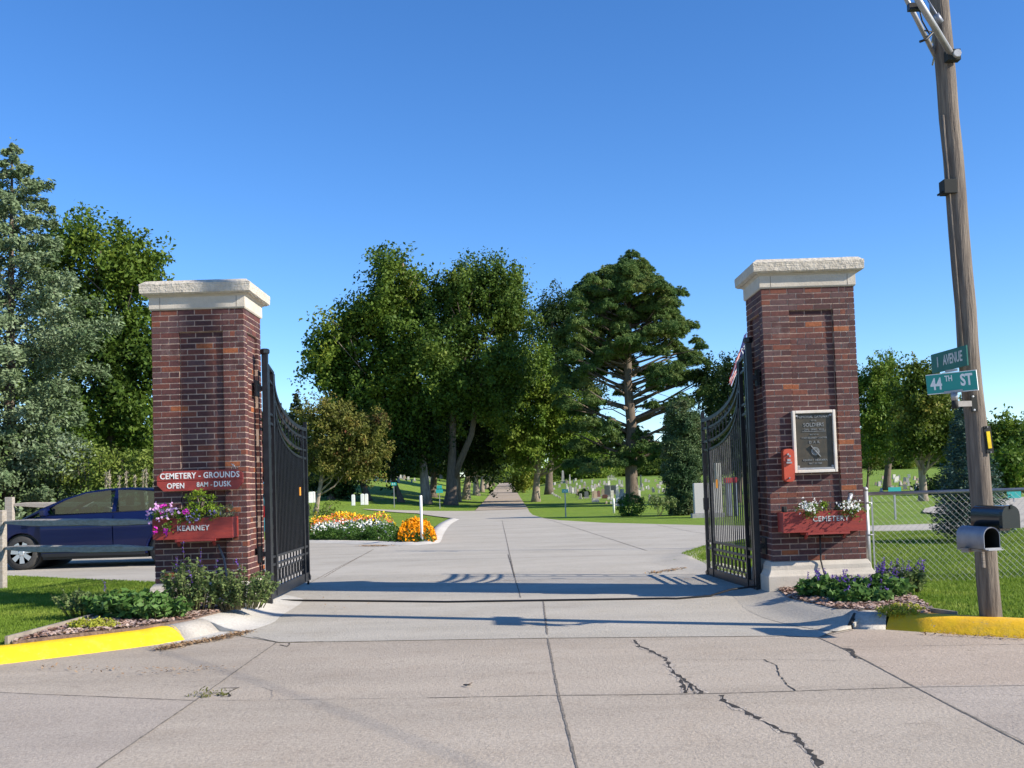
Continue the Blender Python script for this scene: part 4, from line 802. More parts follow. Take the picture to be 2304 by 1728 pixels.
# street name signs on a stub post clamped to the pole
t = thing('street_sign_post', pz(*V('R3', 550, 450), 9.284), 'short sign post bracketed to the utility pole', 'sign post')
sp = pz(*V('R3', 552, 485), 9.284); sq = pz(*V('R3', 545, 405), 9.284); mb = MB(); mb.tube([sp, sp.lerp(sq, .55)], .028, 12); mb.build('post', 'dark', t); mb = MB(); mb.tube([sp.lerp(sq, .5), sq], .030, 12); mb.build('cap', 'steel', t)
ar = pz(*V('R3', 560, 462), 9.284); ae = pz(*V('R3', 645, 460), 9.394); mb = MB(); mb.bar(ar, ae, .02, .05); mb.build('bracket_arm', mat('dull steel', (.16, .15, .145), (.22, .21, .20), 20, .7), t)
be0 = pz(*V('R3', 642, 420), 9.375); be1 = pz(*V('R3', 648, 500), 9.375); mb = MB(); mb.bar(be0, be1, .05, .02); mb.build('mounting_plate', 'dark', t)
mb = MB()
for e in (pz(*V('R3', 640, 425), 9.357), pz(*V('R3', 647, 492), 9.357)): mb.lathe([(.006, -.012), (.011, 0)], e, 8, 'y')
mb.build('bolt', 'signw', t)
def street_sign(name, label, TL, TR, BR, BL, m, edge, words):
    o = (TL+TR+BR+BL)/4; t = thing(name, o, label, 'street sign'); X = ((TR+BR)-(TL+BL)); Lx = X.length/2; X.normalize(); Yv = Vector((0, 0, 1)); Yv = ((TL+TR)-(BL+BR)); H = Yv.length/2; Yv.normalize(); Z = X.cross(Yv).normalized()
    def bd(nm, l, h, d0, d1, mm):
        vs = [o+X*sx_*l/2+Yv*sy*h/2+Z*dd for dd in (d0, d1) for sx_, sy in ((-1, -1), (1, -1), (1, 1), (-1, 1))]; MB().add(vs, [(0, 3, 2, 1), (4, 5, 6, 7), (0, 1, 5, 4), (1, 2, 6, 5), (2, 3, 7, 6), (3, 0, 4, 7)]).build(nm, mm, t)
    bd('blade', Lx, H, -.006, .006, 'signw' if edge else m); bd('face', Lx-.002, H-(.014 if edge else .002), .0062, .0075, m)
    for s, size, fx, fy, wt in words: text(s, size*H, o+X*fx*Lx+Yv*fy*H+Z*.0085, X, 'signw' if edge else 'white2', t, depth=.002, weight=wt, ydir=Yv, sx=.72)
    return t, o, X, Yv, Z, Lx, H
c4p = lambda q, y: onY(*V('R3', *q), y)
street_sign('street_name_sign', 'green sign reading 44th st in front of the utility pole', c4p((405, 318), 9.457), c4p((655, 292), 9.12), c4p((668, 393), 9.12), c4p((415, 418), 9.457), 'green', True, (('44', .80, -.30, -.03, .03), ('TH', .40, -.045, .20, .02), ('ST', .78, .30, .05, .03)))
street_sign('street_name_sign', 'dark green sign reading I avenue above the other, facing away', c4p((433, 218), 9.777), c4p((608, 168), 9.12), c4p((615, 270), 9.12), c4p((440, 312), 9.777), 'dgreen', False, (('I', .72, -.31, .0, .02), ('AVENUE', .72, .12, .02, .02)))
mb = MB(); q = c4p((530, 300), 9.293); mb.bar(q-Vector((.05, 0, 0)), q+Vector((.05, -.02, .012)), .03, .02); mb.bar(c4p((545, 403), 9.284)-Vector((.06, -.05, 0)), c4p((545, 403), 9.284)+Vector((.06, -.06, .008)), .035, .022); tag(mb.build('sign_bracket', 'steel', loc=q), 'small metal cross bracket joining the two street name signs', 'bracket')
# mailboxes
def mailbox(c, ax, L, w, h, label, m, door, lid):
    """c: bottom centre of the front end; ax: unit vector towards the back"""
    t = thing('mailbox', c, label, 'mailbox', 'mailboxes on the utility pole'); ax = Vector(ax).normalized(); sd = Vector((-ax.y, ax.x, 0)); up = Vector((0, 0, 1)); hw = w/2
    prof = [(-hw, 0), (-hw, h-hw)]+[(-hw*math.cos(a_), h-hw+hw*math.sin(a_)) for a_ in [math.pi*k/10 for k in range(1, 10)]]+[(hw, h-hw), (hw, 0)]
    def shell(p, k): return [c+sd*x*k+up*(z*k+(1-k)*h*.3)+ax*p for x, z in prof]
    mb = MB(); n = len(prof); O0, O1 = shell(0, 1), shell(L, 1); mb.add(O0+O1, [(i, i+1, n+i+1, n+i) for i in range(n-1)]+[(n-1, 0, n, 2*n-1)], True); mb.sm[-1] = False; mb.add(O1, [tuple(range(n))]); mb.build('shell', m, t)
    if door == 'open':
        mb = MB(); I0 = shell(.002, .93); I1 = shell(L-.02, .93); mb.add(I0+I1, [(i+1, i, n+i, n+i+1) for i in range(n-1)]+[(0, n-1, 2*n-1, n)]); mb.add(I1, [tuple(range(n))]); mb.build('interior', lid, t)
        mb = MB(); mb.add([p for pr_ in zip(O0, I0) for p in pr_], [(2*i, 2*i+2, 2*i+3, 2*i+1) for i in range(n-1)]); mb.build('rim', m, t)
        mb = MB(); mb.bar(c+sd*-hw-ax*.0+up*.004, c+sd*hw+up*.004, .03, .012); mb.bar(c+sd*-hw*.9-ax*.03+up*-.006, c+sd*hw*.9-ax*.03-up*.006, .04, .008); mb.build('door', 'steel', t)
    else:
        mb = MB(); D0 = shell(-.012, 1.03); D1 = shell(.03, 1.03); mb.add(D0+D1, [(i, i+1, n+i+1, n+i) for i in range(n-1)]); mb.add(D0, [tuple(range(n-1, -1, -1))]); mb.build('door', lid, t)
        mb = MB(); mb.bar(c-ax*.02+up*(h-.03), c-ax*.02+up*(h+.01), .02, .01); mb.build('catch', lid, t)
    return t
cb = onY(*V('R3', 828, 1080), 8.865); mailbox(cb, (-.20, .98, 0), .42, .165, .192, 'black metal mailbox with its door shut on the utility pole', 'blackbox', 'shut', 'blackbox')
cs = onY(*V('R3', 737, 1184), 8.865); mailbox(cs, (-.16, .98, 0), .40, .152, .188, 'silver metal mailbox with its door open below the black one', 'alu', 'open', 'dark')
mb = MB(); mb.bar(cs+Vector((-.02, .06, -.015)), cs+Vector((-.08, .42, -.015)), .10, .02); mb.bar(cs+Vector((-.15, .2, -.02)), Vector((4.26, 9.42, cs.z-.02)), .06, .035); mb.bar(Vector((4.20, 9.37, cs.z-.02)), Vector((4.205, 9.37, cs.z-.20)), .02, .035); mb.bar(cb+Vector((-.02, .06, -.015)), cb+Vector((-.09, .42, -.015)), .10, .02)
tag(mb.build('mailbox_bracket', 'wood', loc=cs), 'wooden brackets fixing the mailboxes to the utility pole', 'bracket')
# overhead service wire above the street (its soft shadow crosses the foreground)
mb = MB(); w0 = onpole(6.3); w1 = Vector((13.8, -2.6, 6.6)); w_1 = Vector((-12, 28, 7.2)); mb.tube([w0.lerp(w1, k/8)-Vector((0, 0, .5*math.sin(math.pi*k/8))) for k in range(9)], .008, 6); tag(mb.build('overhead_wire', 'hose', loc=w0), 'overhead wire leaving the utility pole across the street', 'wire')

# ================================================================== FENCES
t = thing('chain_link_fence', (4.33, 13.0, -.1), 'galvanised chain link fence to the right of the brick pillar', 'fence'); zt = 1.07; yF = 13.0
for x, r_ in ((4.40, .034), (7.5, .03), (10.6, .03)): mb = MB(); mb.tube([(x, yF, -.15), (x, yF, zt+.04)], r_, 12); mb.lathe([(r_*1.1, 0), (r_*1.05, .03), (r_*.5, .05)], (x, yF, zt+.03), 10); mb.build('post', 'steel', t)
mb = MB(); mb.tube([(4.43, yF, zt-.01), (12.5, yF, zt-.03)], .022, 10); mb.build('top_rail', 'steel', t)
mb = MB(); mb.bar((4.475, yF, zt-.05), (4.475, yF, -.05), .02, .006); mb.build('tension_bar', 'steel', t)
mb = MB()
for z in (.1, .55, .95): mb.tube([(4.40, yF-.037, z), (4.47, yF-.02, z)], .008, 5); mb.tube([(4.40, yF+.037, z), (4.47, yF, z)], .008, 5)
mb.build('tension_band', 'steel', t)
zt2, zb2, xa, xb, g_ = zt-.01, -.09, 4.475, 10.6, .0565*math.sqrt(2); mb = MB(); h = zt2-zb2; n = int((xb-xa)/g_)
k = -int(h/g_)
while k*g_+xa < xb:
    for sgn in (1, -1):
        x0 = xa+k*g_; lo, hi = max(0, xa-x0), min(h, xb-x0)
        if hi-lo > .02:
            if sgn == 1: p, q = (x0+lo, zb2+lo), (x0+hi, zb2+hi)
            else: p, q = (x0+lo, zt2-lo), (x0+hi, zt2-hi)
            o_ = .004*sgn; mb.tube([(p[0], yF+o_, p[1]), (q[0], yF+o_, q[1])], .0016, 3, False)
    k += 1
mb.build('mesh', 'wire', t)
# split rail fence
def rail(p, q, w, h, seed):
    mb = MB(); p = Vector(p); q = Vector(q); rnd = random.Random(seed); n = 10; d = (q-p).normalized(); s = d.cross(Vector((0, 0, 1))).normalized(); vs = []
    for i in range(n+1):
        c = p.lerp(q, i/n)+Vector((0, 0, rnd.uniform(-.006, .006))); tp = .45 if i in (0, n) else (.8 if i in (1, n-1) else 1)
        ww, hh = w*tp*rnd.uniform(.92, 1.08), h*tp*rnd.uniform(.9, 1.08)
        for a, b in ((-.5, -.35), (-.1, -.5), (.5, -.4), (.5, .3), (.1, .5), (-.5, .4)): vs.append(c+s*a*ww+Vector((0, 0, b*hh)))
    mb.add(vs, [(i*6+k, i*6+(k+1) % 6, (i+1)*6+(k+1) % 6, (i+1)*6+k) for i in range(n) for k in range(6)]+[(5, 4, 3, 2, 1, 0), tuple(n*6+k for k in range(6))]); return mb
t = thing('split_rail_fence', (-7.62, 15.6, 0), 'grey split rail fence running from the left pillar past the car', 'fence')
pA = onY(4, 1230, 15.6); mb = MB(); mb.box((pA.x-.09, 15.53, -.1), (pA.x+.05, 15.67, 1.18)); mb.build('post', 'rail', t, bevel=.012)
for (va, vb) in ((1175.5, 1175), (1234.5, 1234)):
    a = onY(10, va, 15.6); b = onY(347, vb, 12.85); rail(a, b, .10, .10, int(va)).build('rail', 'rail', t)
pB = onY(-300, 1230, 17.5); mb = MB(); mb.box((pB.x-.07, 17.43, -.1), (pB.x+.07, 17.57, 1.2)); mb.build('post', 'rail', t)
for z in (.85, .4): rail((pA.x-.05, 15.6, z), (pB.x, 17.5, z), .10, .10, int(z*100)).build('rail', 'rail', t)
t = thing('split_rail_fence', onY(23, 1170, 27), 'pale split rail fence behind the blue car by the hedge', 'fence')
def post2(u, D, z1): p = onY(u, 1150, D); mb = MB(); mb.box((p.x-.11, D-.08, float(G(p.x, D))-.1), (p.x+.08, D+.06, z1)); mb.build('post', 'rail', t, bevel=.01); return p
p1 = post2(24, 25.5, 1.42)
a = onY(30, 1136, 25.5); b = onY(330, 1134, 25.5); rail(a, b, .12, .13, 5).build('rail', 'rail', t); rail(a-Vector((0, 0, .45)), b-Vector((0, 0, .45)), .12, .13, 6).build('rail', 'rail', t)

# ================================================================== VEHICLES (side on, nose to the left)
def wheel(t, x, y, z, r, w, side):
    tl = MB(); tl.lathe([(r*.66, -w/2), (r*.9, -w/2), (r*.985, -w*.36), (r, -w*.2), (r, w*.2), (r*.985, w*.36), (r*.9, w/2), (r*.66, w/2), (r*.66, -w/2)], (x, y, z), 36, 'y'); ty = tl.build('tyre', 'tyre', t)
    rm = MB(); f = y-side*0+(-w/2 if side < 0 else w/2)*.92; s = -1 if side < 0 else 1
    rm.lathe([(r*.66, -w*.45), (r*.66, w*.45), (r*.60, w*.45), (r*.60, -w*.45), (r*.66, -w*.45)], (x, y, z), 32, 'y')
    for k in range(7):
        a = k*2*math.pi/7+.3; d = Vector((math.cos(a), 0, math.sin(a))); n = Vector((-math.sin(a), 0, math.cos(a))); c = Vector((x, f, z)); o = Vector((0, s*.012, 0))
        vs = [c+d*r*.12+n*r*.10, c+d*r*.12-n*r*.10, c+d*r*.62-n*r*.145, c+d*r*.62+n*r*.145]; rm.add([v+o for v in vs]+[v-o*1.5 for v in vs], [(0, 1, 2, 3), (7, 6, 5, 4), (0, 4, 5, 1), (1, 5, 6, 2), (2, 6, 7, 3), (3, 7, 4, 0)])
    rm.lathe([(r*.20, s*-.03), (r*.20, s*.01), (r*.12, s*.018)], (x, f, z), 16, 'y'); rm.build('rim', 'rim', ty)
    dk = MB(); dk.lathe([(r*.6, 0), (r*.6, s*-.02)], (x, f-s*.07, z), 24, 'y'); dk.build('brake_disc', 'trim', ty)
def arches(x, r, z0_, n=12): return [(x+r*math.cos(a), z0_+r*math.sin(a)) for a in [math.pi-math.pi*k/n for k in range(n+1)]]
def vehicle(name, X0, Y0, Z0, k, label, cat, paint, low, roof, wb, wr, hw, glassp, pillars, seats=True, belt_in=.06, roof_in=.26):
    t = thing(name, (X0, Y0, Z0), label, cat); Pp = lambda x, y, z: (X0+x*k, Y0+y*k, Z0+z*k)
    ar = wr*1.16; cz = wr; zb = .24
    bottom = [(wb+low[-1][0]*0, zb)]
    outl = low+[(wb+ar, zb)]+arches(wb, ar, cz)[::-1]+[(wb-ar, zb), (ar, zb)]+arches(0, ar, cz)[::-1]+[(-ar, zb)]
    lay = [(-hw, .965, .02), (-hw+.035, 1, .0), (-hw+.25, 1.0, 0), (0, 1, 0), (hw-.25, 1, 0), (hw-.035, 1, 0), (hw, .965, .02)]
    xm = (low[0][0]+low[-1][0])/2; mb = MB(); n = len(outl); vs = []
    for y, s, _ in lay:
        for (x, z) in outl:
            c = (y/hw)**2; xx = x+(.22*c*c if x < -.45 else 0)-(.16*c*c if x > wb+.5 else 0); zz = .62+(z-.62)*(s if z > .5 else 1); vs.append(Pp(xx, y, zz))
    m_ = len(lay); mb.add(vs, [(i*n+j, i*n+(j+1) % n, (i+1)*n+(j+1) % n, (i+1)*n+j) for i in range(m_-1) for j in range(n)], False); mb.f += [tuple(range(n)), tuple(range(m_*n-1, (m_-1)*n-1, -1))]; mb.sm += [False]*2
    body = mb.build('body', paint, t, bevel=.02)
    # wheel wells, underside
    mb = MB()
    for x in (0, wb): mb.lathe([(ar*.995, -hw+.03), (ar*.995, hw-.03)], Pp(x, 0, cz), 24, 'y')
    mb.v = [(X0+(p[0]-X0), Y0+(p[1]-Y0)*1, p[2]) for p in mb.v]; mb.box(Pp(ar, -hw*.9, .17), Pp(wb-ar, hw*.9, .26)); mb.build('underbody', 'trim', t)
    # roof shell + pillars
    zbelt = lambda x: np.interp(x, [p[0] for p in low if p[1] > .6], [p[1] for p in low if p[1] > .6]); hr = hw-roof_in; hb = hw-belt_in
    mb = MB(); ys = [-1, -.93, -.6, 0, .6, .93, 1]; vs = []
    for th in (0, -.03):
        for (x, z) in roof:
            f = (z-roof[0][1])/(max(r_[1] for r_ in roof)-roof[0][1]+1e-6); 
            for y in ys: vs.append(Pp(x, y*(hb+(hr-hb)*min(1, max(0, f))), z+th-.035*y*y))
    w_ = len(ys); rs = len(roof); i0 = glassp['roof'][0]; i1 = glassp['roof'][1]
    fs = [((i)*w_+j, (i)*w_+j+1, (i+1)*w_+j+1, (i+1)*w_+j) for i in range(i0, i1) for j in range(w_-1)]
    mb.add(vs, fs+[tuple(rs*w_+q for q in f)[::-1] for f in fs], True); mb.build('roof', paint, t)
    def edge(x, z, sd):
        f = (z-roof[0][1])/(max(r_[1] for r_ in roof)-roof[0][1]+1e-6); f = min(1, max(0, f)); return Vector(Pp(x, sd*(hb+(hr-hb)*f), z-.035))
    for sd in (-1, 1):
        mb = MB()
        pts = [edge(x, z, sd) for x, z in roof]; mb.tube(pts, .032*k, 6)
        for x0, x1 in pillars:
            z1 = float(np.interp(x1, [r_[0] for r_ in roof], [r_[1] for r_ in roof])); mb.bar(Pp(x0, sd*hb, zbelt(x0)-.04), edge(x1, z1, sd), .07*k, .05*k, (0, 1, 0))
        mb.build('pillar', paint, t)
        for poly in glassp['side']:
            vs = []
            for x, z in poly:
                if z is None: z = float(np.interp(x, [r_[0] for r_ in roof], [r_[1] for r_ in roof]))-.05; vs.append(edge(x, z+.02, sd)-Vector((0, sd*.012, 0)))
                else: vs.append(Vector(Pp(x, sd*(hb-.012), z)))
            MB().add(vs, [tuple(range(len(vs)))]).build('side_window', 'glass', t)
    for a_, b_, nm in ((0, i0, 'windshield'), (i1, rs-1, 'rear_window')):
        if a_ < b_: MB().add(vs_all(Pp, roof, ys, hb, hr, a_, b_), [(i*w_+j, i*w_+j+1, (i+1)*w_+j+1, (i+1)*w_+j) for i in range(b_-a_) for j in range(w_-1)], True).build(nm, 'glass', t)
    for x in (0, wb):
        for sd in (-1, 1): wheel(t, X0+x*k, Y0+sd*(hw-.11)*k, Z0+wr*k, wr*k, .2*k, sd)
    if seats:
        for x in (.95, 1.9):
            for y in (-.36, .36):
                mb = MB(); mb.box(Pp(x, y-.24, .45), Pp(x+.5, y+.24, .62)); mb.box(Pp(x+.42, y-.24, .55), Pp(x+.58, y+.24, 1.12), Matrix.Rotation(.25, 3, 'Y')); mb.box(Pp(x+.58, y-.12, 1.13), Pp(x+.68, y+.12, 1.30)); mb.build('seat', 'seat', t, bevel=.03)
        mb = MB(); mb.box(Pp(.25, -.66, .75), Pp(.72, .66, .99)); mb.build('dashboard', 'trim', t, bevel=.03)
        mb = MB(); mb.tube([Vector(Pp(.85, .36, 1.0))+Vector((.05*math.sin(a), .17*math.cos(a), .17*math.sin(a))) for a in [2*math.pi*i/16 for i in range(17)]], .014, 6); mb.build('steering_wheel', 'trim', t)
    return t, Pp
def vs_all(Pp, roof, ys, hb, hr, a_, b_):
    out = []; zm_ = max(r_[1] for r_ in roof)
    for (x, z) in roof[a_:b_+1]:
        f = min(1, max(0, (z-roof[0][1])/(zm_-roof[0][1]+1e-6)))
        for y in ys: out.append(Pp(x, y*(hb+(hr-hb)*f)*.985, z-.012-.035*y*y))
    return out
cw = onY(50, 1238, 20.4); k_ = 1.055
lowc = [(-.88, .30), (-.92, .48), (-.86, .64), (-.66, .77), (-.36, .865), (.05, .935), (.45, .985), (1.75, 1.015), (2.6, 1.04), (3.15, 1.09), (3.45, 1.13), (3.52, 1.0), (3.56, .62), (3.52, .30)]
roofc = [(-.02, .94), (.36, 1.14), (.75, 1.305), (1.12, 1.415), (1.5, 1.465), (1.95, 1.475), (2.4, 1.44), (2.85, 1.355), (3.2, 1.24), (3.45, 1.13)]
t, Pp = vehicle('blue_car', cw.x, 20.4+.86, float(G(cw.x, 21))+.005, k_, 'dark blue hatchback parked behind the split rail fence', 'car', 'car', lowc, roofc, 2.70, .315, .86,
    dict(roof=(3, 7), side=[[(.52, 1.0), (.46, 1.06), (.62, 1.18), (.86, 1.29), (1.2, 1.385), (1.66, 1.43), (1.64, 1.02)], [(1.80, 1.025), (1.79, 1.43), (2.1, 1.42), (2.42, 1.39), (2.72, 1.30), (2.80, 1.06)], [(.22, .975), (.40, 1.02), (.44, .995)]]), [(1.70, 1.72), (.47, .43), (2.85, 2.82)])
mb = MB()
for sd in (-1,):
    for x0, z0_ in ((.36, .0), (1.72, 0)): mb.box(Pp(x0, -.8665, .32+z0_), Pp(x0+.008, -.8615, .98))
    mb.box(Pp(.36, -.8665, .31), Pp(2.30, -.8615, .318))
mb.build('door_seam', 'trim', t)
for xa_, xb_ in ((.375, 1.712), (1.728, 2.36)):
    mb = MB(); vs = []; nz = 11; nx_ = 7
    for i in range(nx_):
        x = xa_+(xb_-xa_)*i/(nx_-1)
        for j in range(nz):
            z = .315+(.975-.315+.03*min(1, x/2))*j/(nz-1); q = j/(nz-1); x2 = x
            if xb_ > 2 and i == nx_-1: x2 = 2.70-math.sqrt(max(0, .385**2-(z-.315)**2)) if z < .69 else 2.44
            vs.append(Pp(x2, -.862-.042*math.sin(math.pi*min(1, q*1.02))**.8-(.012 if 5 < j < 9 else 0), z))
    mb.add(vs, [(i*nz+j, i*nz+j+1, (i+1)*nz+j+1, (i+1)*nz+j) for i in range(nx_-1) for j in range(nz-1)], True); mb.build('door', 'car', t)
for x in (1.42, 2.12): mb = MB(); mb.box(Pp(x-.02, -.935, .86), Pp(x+.20, -.89, .89)); mb.build('door_handle', 'car', t, bevel=.008)
mb = MB(); mb.box(Pp(.40, -1.02, .985), Pp(.52, -.87, 1.12)); mb.build('wing_mirror', 'car', t, bevel=.03); mb = MB(); mb.box(Pp(.40, .87, .985), Pp(.52, 1.02, 1.12)); mb.build('wing_mirror', 'car', t, bevel=.03)
mb = MB(); mb.box(Pp(-.86, -.78, .60), Pp(-.52, -.5, .74)); mb.build('headlight', 'headl', t, bevel=.03)
mb = MB(); mb.box(Pp(.40, -.885, .225), Pp(2.30, -.845, .29)); mb.build('sill', 'trim', t)
mb = MB(); mb.tube([Pp(.46, -.81, 1.0), Pp(1.65, -.82, 1.015), Pp(2.80, -.82, 1.05)], .012, 5); mb.build('window_trim', 'trim', t)
D2 = 27.0; rx = onY(601, 1170, D2).x; k2 = 1.0; X2 = rx-3.75
lowt = [(-.85, .35), (-.88, .6), (-.8, .85), (-.3, .95), (.3, 1.0), (.5, 1.02), (2.0, 1.04), (3.6, 1.06), (3.7, .95), (3.72, .6), (3.7, .35)]
rooft = [(.35, 1.0), (.75, 1.35), (1.1, 1.62), (1.4, 1.68), (2.2, 1.72), (3.2, 1.70), (3.5, 1.62), (3.6, 1.35), (3.66, 1.06)]
t, Pp = vehicle('teal_car', X2, D2+.85, float(G(X2, D2+.8)), k2, 'teal estate car standing behind the left brick pillar', 'car', 'teal', lowt, rooft, 2.75, .34, .86,
    dict(roof=(2, 6), side=[[(.70, 1.08), (.95, 1.35), (1.2, 1.53), (1.7, 1.56), (1.7, 1.08)], [(1.85, 1.08), (1.85, 1.56), (2.6, 1.58), (2.6, 1.08)], [(2.75, 1.1), (2.75, 1.57), (3.3, 1.55), (3.45, 1.1)]]), [(1.77, 1.77), (2.68, 2.68), (3.5, 3.42)], seats=False)
mb = MB(); mb.box(Pp(3.55, -.885, .72), Pp(3.725, -.78, 1.02)); mb.build('tail_light', 'taill', t, bevel=.01)
mb = MB(); mb.box(Pp(-.4, -.868, .70), Pp(3.5, -.862, .76)); mb.build('side_stripe', 'tealstripe', t)

# ================================================================== FLAG, POSTS, BOARDS INSIDE THE GATE
fb = onY(1694, 735, 20.0); fz = float(G(fb.x, 20)); t = thing('flagpole', (fb.x, 20, fz), 'slim flagpole half hidden behind the right brick pillar', 'flagpole'); mb = MB(); mb.tube([(fb.x, 20, fz-.1), (fb.x, 20, fb.z)], [.04, .028], 10); mb.build('pole', 'alu', t); mb = MB(); mb.lathe([(.01, -.05), (.045, -.03), (.055, 0), (.045, .03), (.01, .05)], (fb.x, 20, fb.z+.04), 12); mb.build('finial', 'signw', t)
# furled flag drooping from the pole: stripes and canton as folded cloth
fl = [(onY(*V('B8', a, b), 19.95) if False else None) for a, b in ()]
REG['B8'] = (1560, 700, 2.513)
def b8(x, y, D=19.9): return onY(*V('B8', x, y), D)
top = [b8(303, 118), b8(290, 135), b8(262, 215), b8(240, 285), b8(218, 345), b8(200, 385)]; bot = [b8(303, 215), b8(300, 235), b8(272, 300), b8(250, 345), b8(230, 390), b8(213, 430)]
t = thing('flag', top[0], 'folded stars and stripes flag hanging from the flagpole beside the pillar', 'flag')
def cloth(name, i0, i1, r0_, r1_, m, t):
    vs = []; n = 5
    for i in range(i0, i1+1):
        for j in range(n):
            r_ = r0_+(r1_-r0_)*j/(n-1); p = top[i].lerp(bot[i], r_); vs.append(p+Vector((0, .06*math.sin(i*2.1+r_*7), 0)))
    w = n; MB().add(vs, [(a*w+b, a*w+b+1, (a+1)*w+b+1, (a+1)*w+b) for a in range(i1-i0) for b in range(n-1)], True).build(name, m, t)
cloth('canton', 0, 2, 0, 1, 'bluecl', t)
for k in range(6): cloth('stripe', 2, 5, k/6, (k+1)/6, 'redcl' if k % 2 == 0 else 'whitecl', t)
mb = MB()
for k in range(14):
    p = top[0].lerp(top[2], random.uniform(.3, .95)).lerp(bot[0].lerp(bot[2], .7), random.uniform(.1, .8)); mb.box(p+Vector((-.01, -.075, -.01)), p+Vector((.01, -.07, .01)))
mb.build('star', 'whitecl', t)
def gpt(u, v): 
    p = onG(u, v); return p if p is not None else None
# white marker post in front of the marigolds
p = gpt(*V('R5', 1141, 1192)); t = onY(*V('R5', 1141, 795), p.y); mb = MB(); mb.lathe([(.034, -.05), (.034, t.z-p.z), (.026, t.z-p.z+.012)], p, 14); tag(mb.build('marker_post', 'white', loc=p), 'plain white post standing at the tip of the orange marigold bed', 'post')
p = gpt(1381.5, 1153); mb = MB(); mb.lathe([(.05, -.05), (.05, .62), (.035, .65)], p, 12); tag(mb.build('marker_post', 'white', loc=p), 'short white post in the grass left of the round green bush', 'post')
# green lane signs
def lane_sign(u, vb, vt, w, h, label, words, second=None):
    p = gpt(u, vb); D = p.y; zt_ = onY(u, vt, D).z; t = thing('lane_sign', p, label, 'sign'); mb = MB(); mb.bar(p-Vector((0, 0, .1)), (p.x, p.y, zt_-.02), .05, .05); mb.build('post', 'steel', t)
    mb = MB(); mb.box((p.x-w/2, D-.05, zt_-h), (p.x+w/2, D-.035, zt_)); mb.build('board', 'silver2', t)
    if words: text(words, h*.7, (p.x, D-.052, zt_-h/2), (1, 0, 0), 'signw', t, weight=.02)
    if second: mb = MB(); mb.box((p.x-second[0]/2, D-.05, zt_-h-.05-second[1]), (p.x+second[0]/2, D-.035, zt_-h-.05)); mb.build('board', 'silver2', t)
    return t
lane_sign(*V('R6', 552, 1085), 900+832/4.148, .27, .15, 'small teal sign on a thin post right of the avenue', 'LAC')
lane_sign(*V('R5', 912, 890), 900+684/3.687, .36, .20, 'small teal sign on a thin post, leftmost on the far lawn', 'B A')
lane_sign(*V('R5', 1290, 898), 900+708/3.687, .34, .22, 'pair of teal signs stacked on one post left of the biggest trunk', '', (.48, .24))
lane_sign(*V('B5', 415, 1395), 780+1140/3.607, .38, .16, 'small teal sign on a thin post seen through the chain link fence', '')
lane_sign(*V('B5', 1375, 1260), 780+1175/3.607, .6, .28, 'wide teal sign in the grass behind the utility pole', '')
# grey granite slab and things seen through the right gate
p = gpt(1575, 1163); zt_ = onY(1575, 1087, p.y).z; xw = onY(1562, 1120, p.y).x; t = thing('granite_monument', (xw+.55, p.y, p.z), 'tall plain grey granite slab beside the right gate', 'monument'); mb = MB(); mb.box((xw, p.y, p.z+.12), (xw+1.0, p.y+.24, zt_)); mb.build('slab', 'slab', t, bevel=.015); mb = MB(); mb.box((xw-.1, p.y-.08, p.z-.1), (xw+1.1, p.y+.32, p.z+.12)); mb.build('base', 'gran1', t)
def thru(u0, u1, vt, vb, D, m, name, label, cat, top_m=None, tv=0):
    a = onY(u0, vt, D); b = onY(u1, vb, D); zg = float(G(a.x, D)); t = thing(name, ((a.x+b.x)/2, D, zg), label, cat); mb = MB(); mb.box((a.x, D, zg-.02), (b.x, D+.35, a.z if not top_m else onY(u0, tv, D).z)); mb.build('body', m, t, bevel=.02)
    if top_m: z1 = onY(u0, tv, D).z+.002; mb = MB(); mb.box((a.x-.03, D-.03, z1), (b.x+.03, D+.38, a.z)); mb.build('lid', top_m, t, bevel=.02)
    return t
thru(1634, 1648, 1075, 1150, 38, 'alu', 'collection_box', 'grey box with a red top behind the gate bars, left one', 'box', 'redcl', 1087)
thru(1653, 1661, 1074, 1150, 38, 'alu', 'collection_box', 'narrow grey box with a red top behind the gate bars, right one', 'box', 'redcl', 1086)
thru(1609, 1627, 1042, 1150, 44, 'gran2', 'stone_panel', 'pale upright stone panel seen through the right gate bars', 'monument')

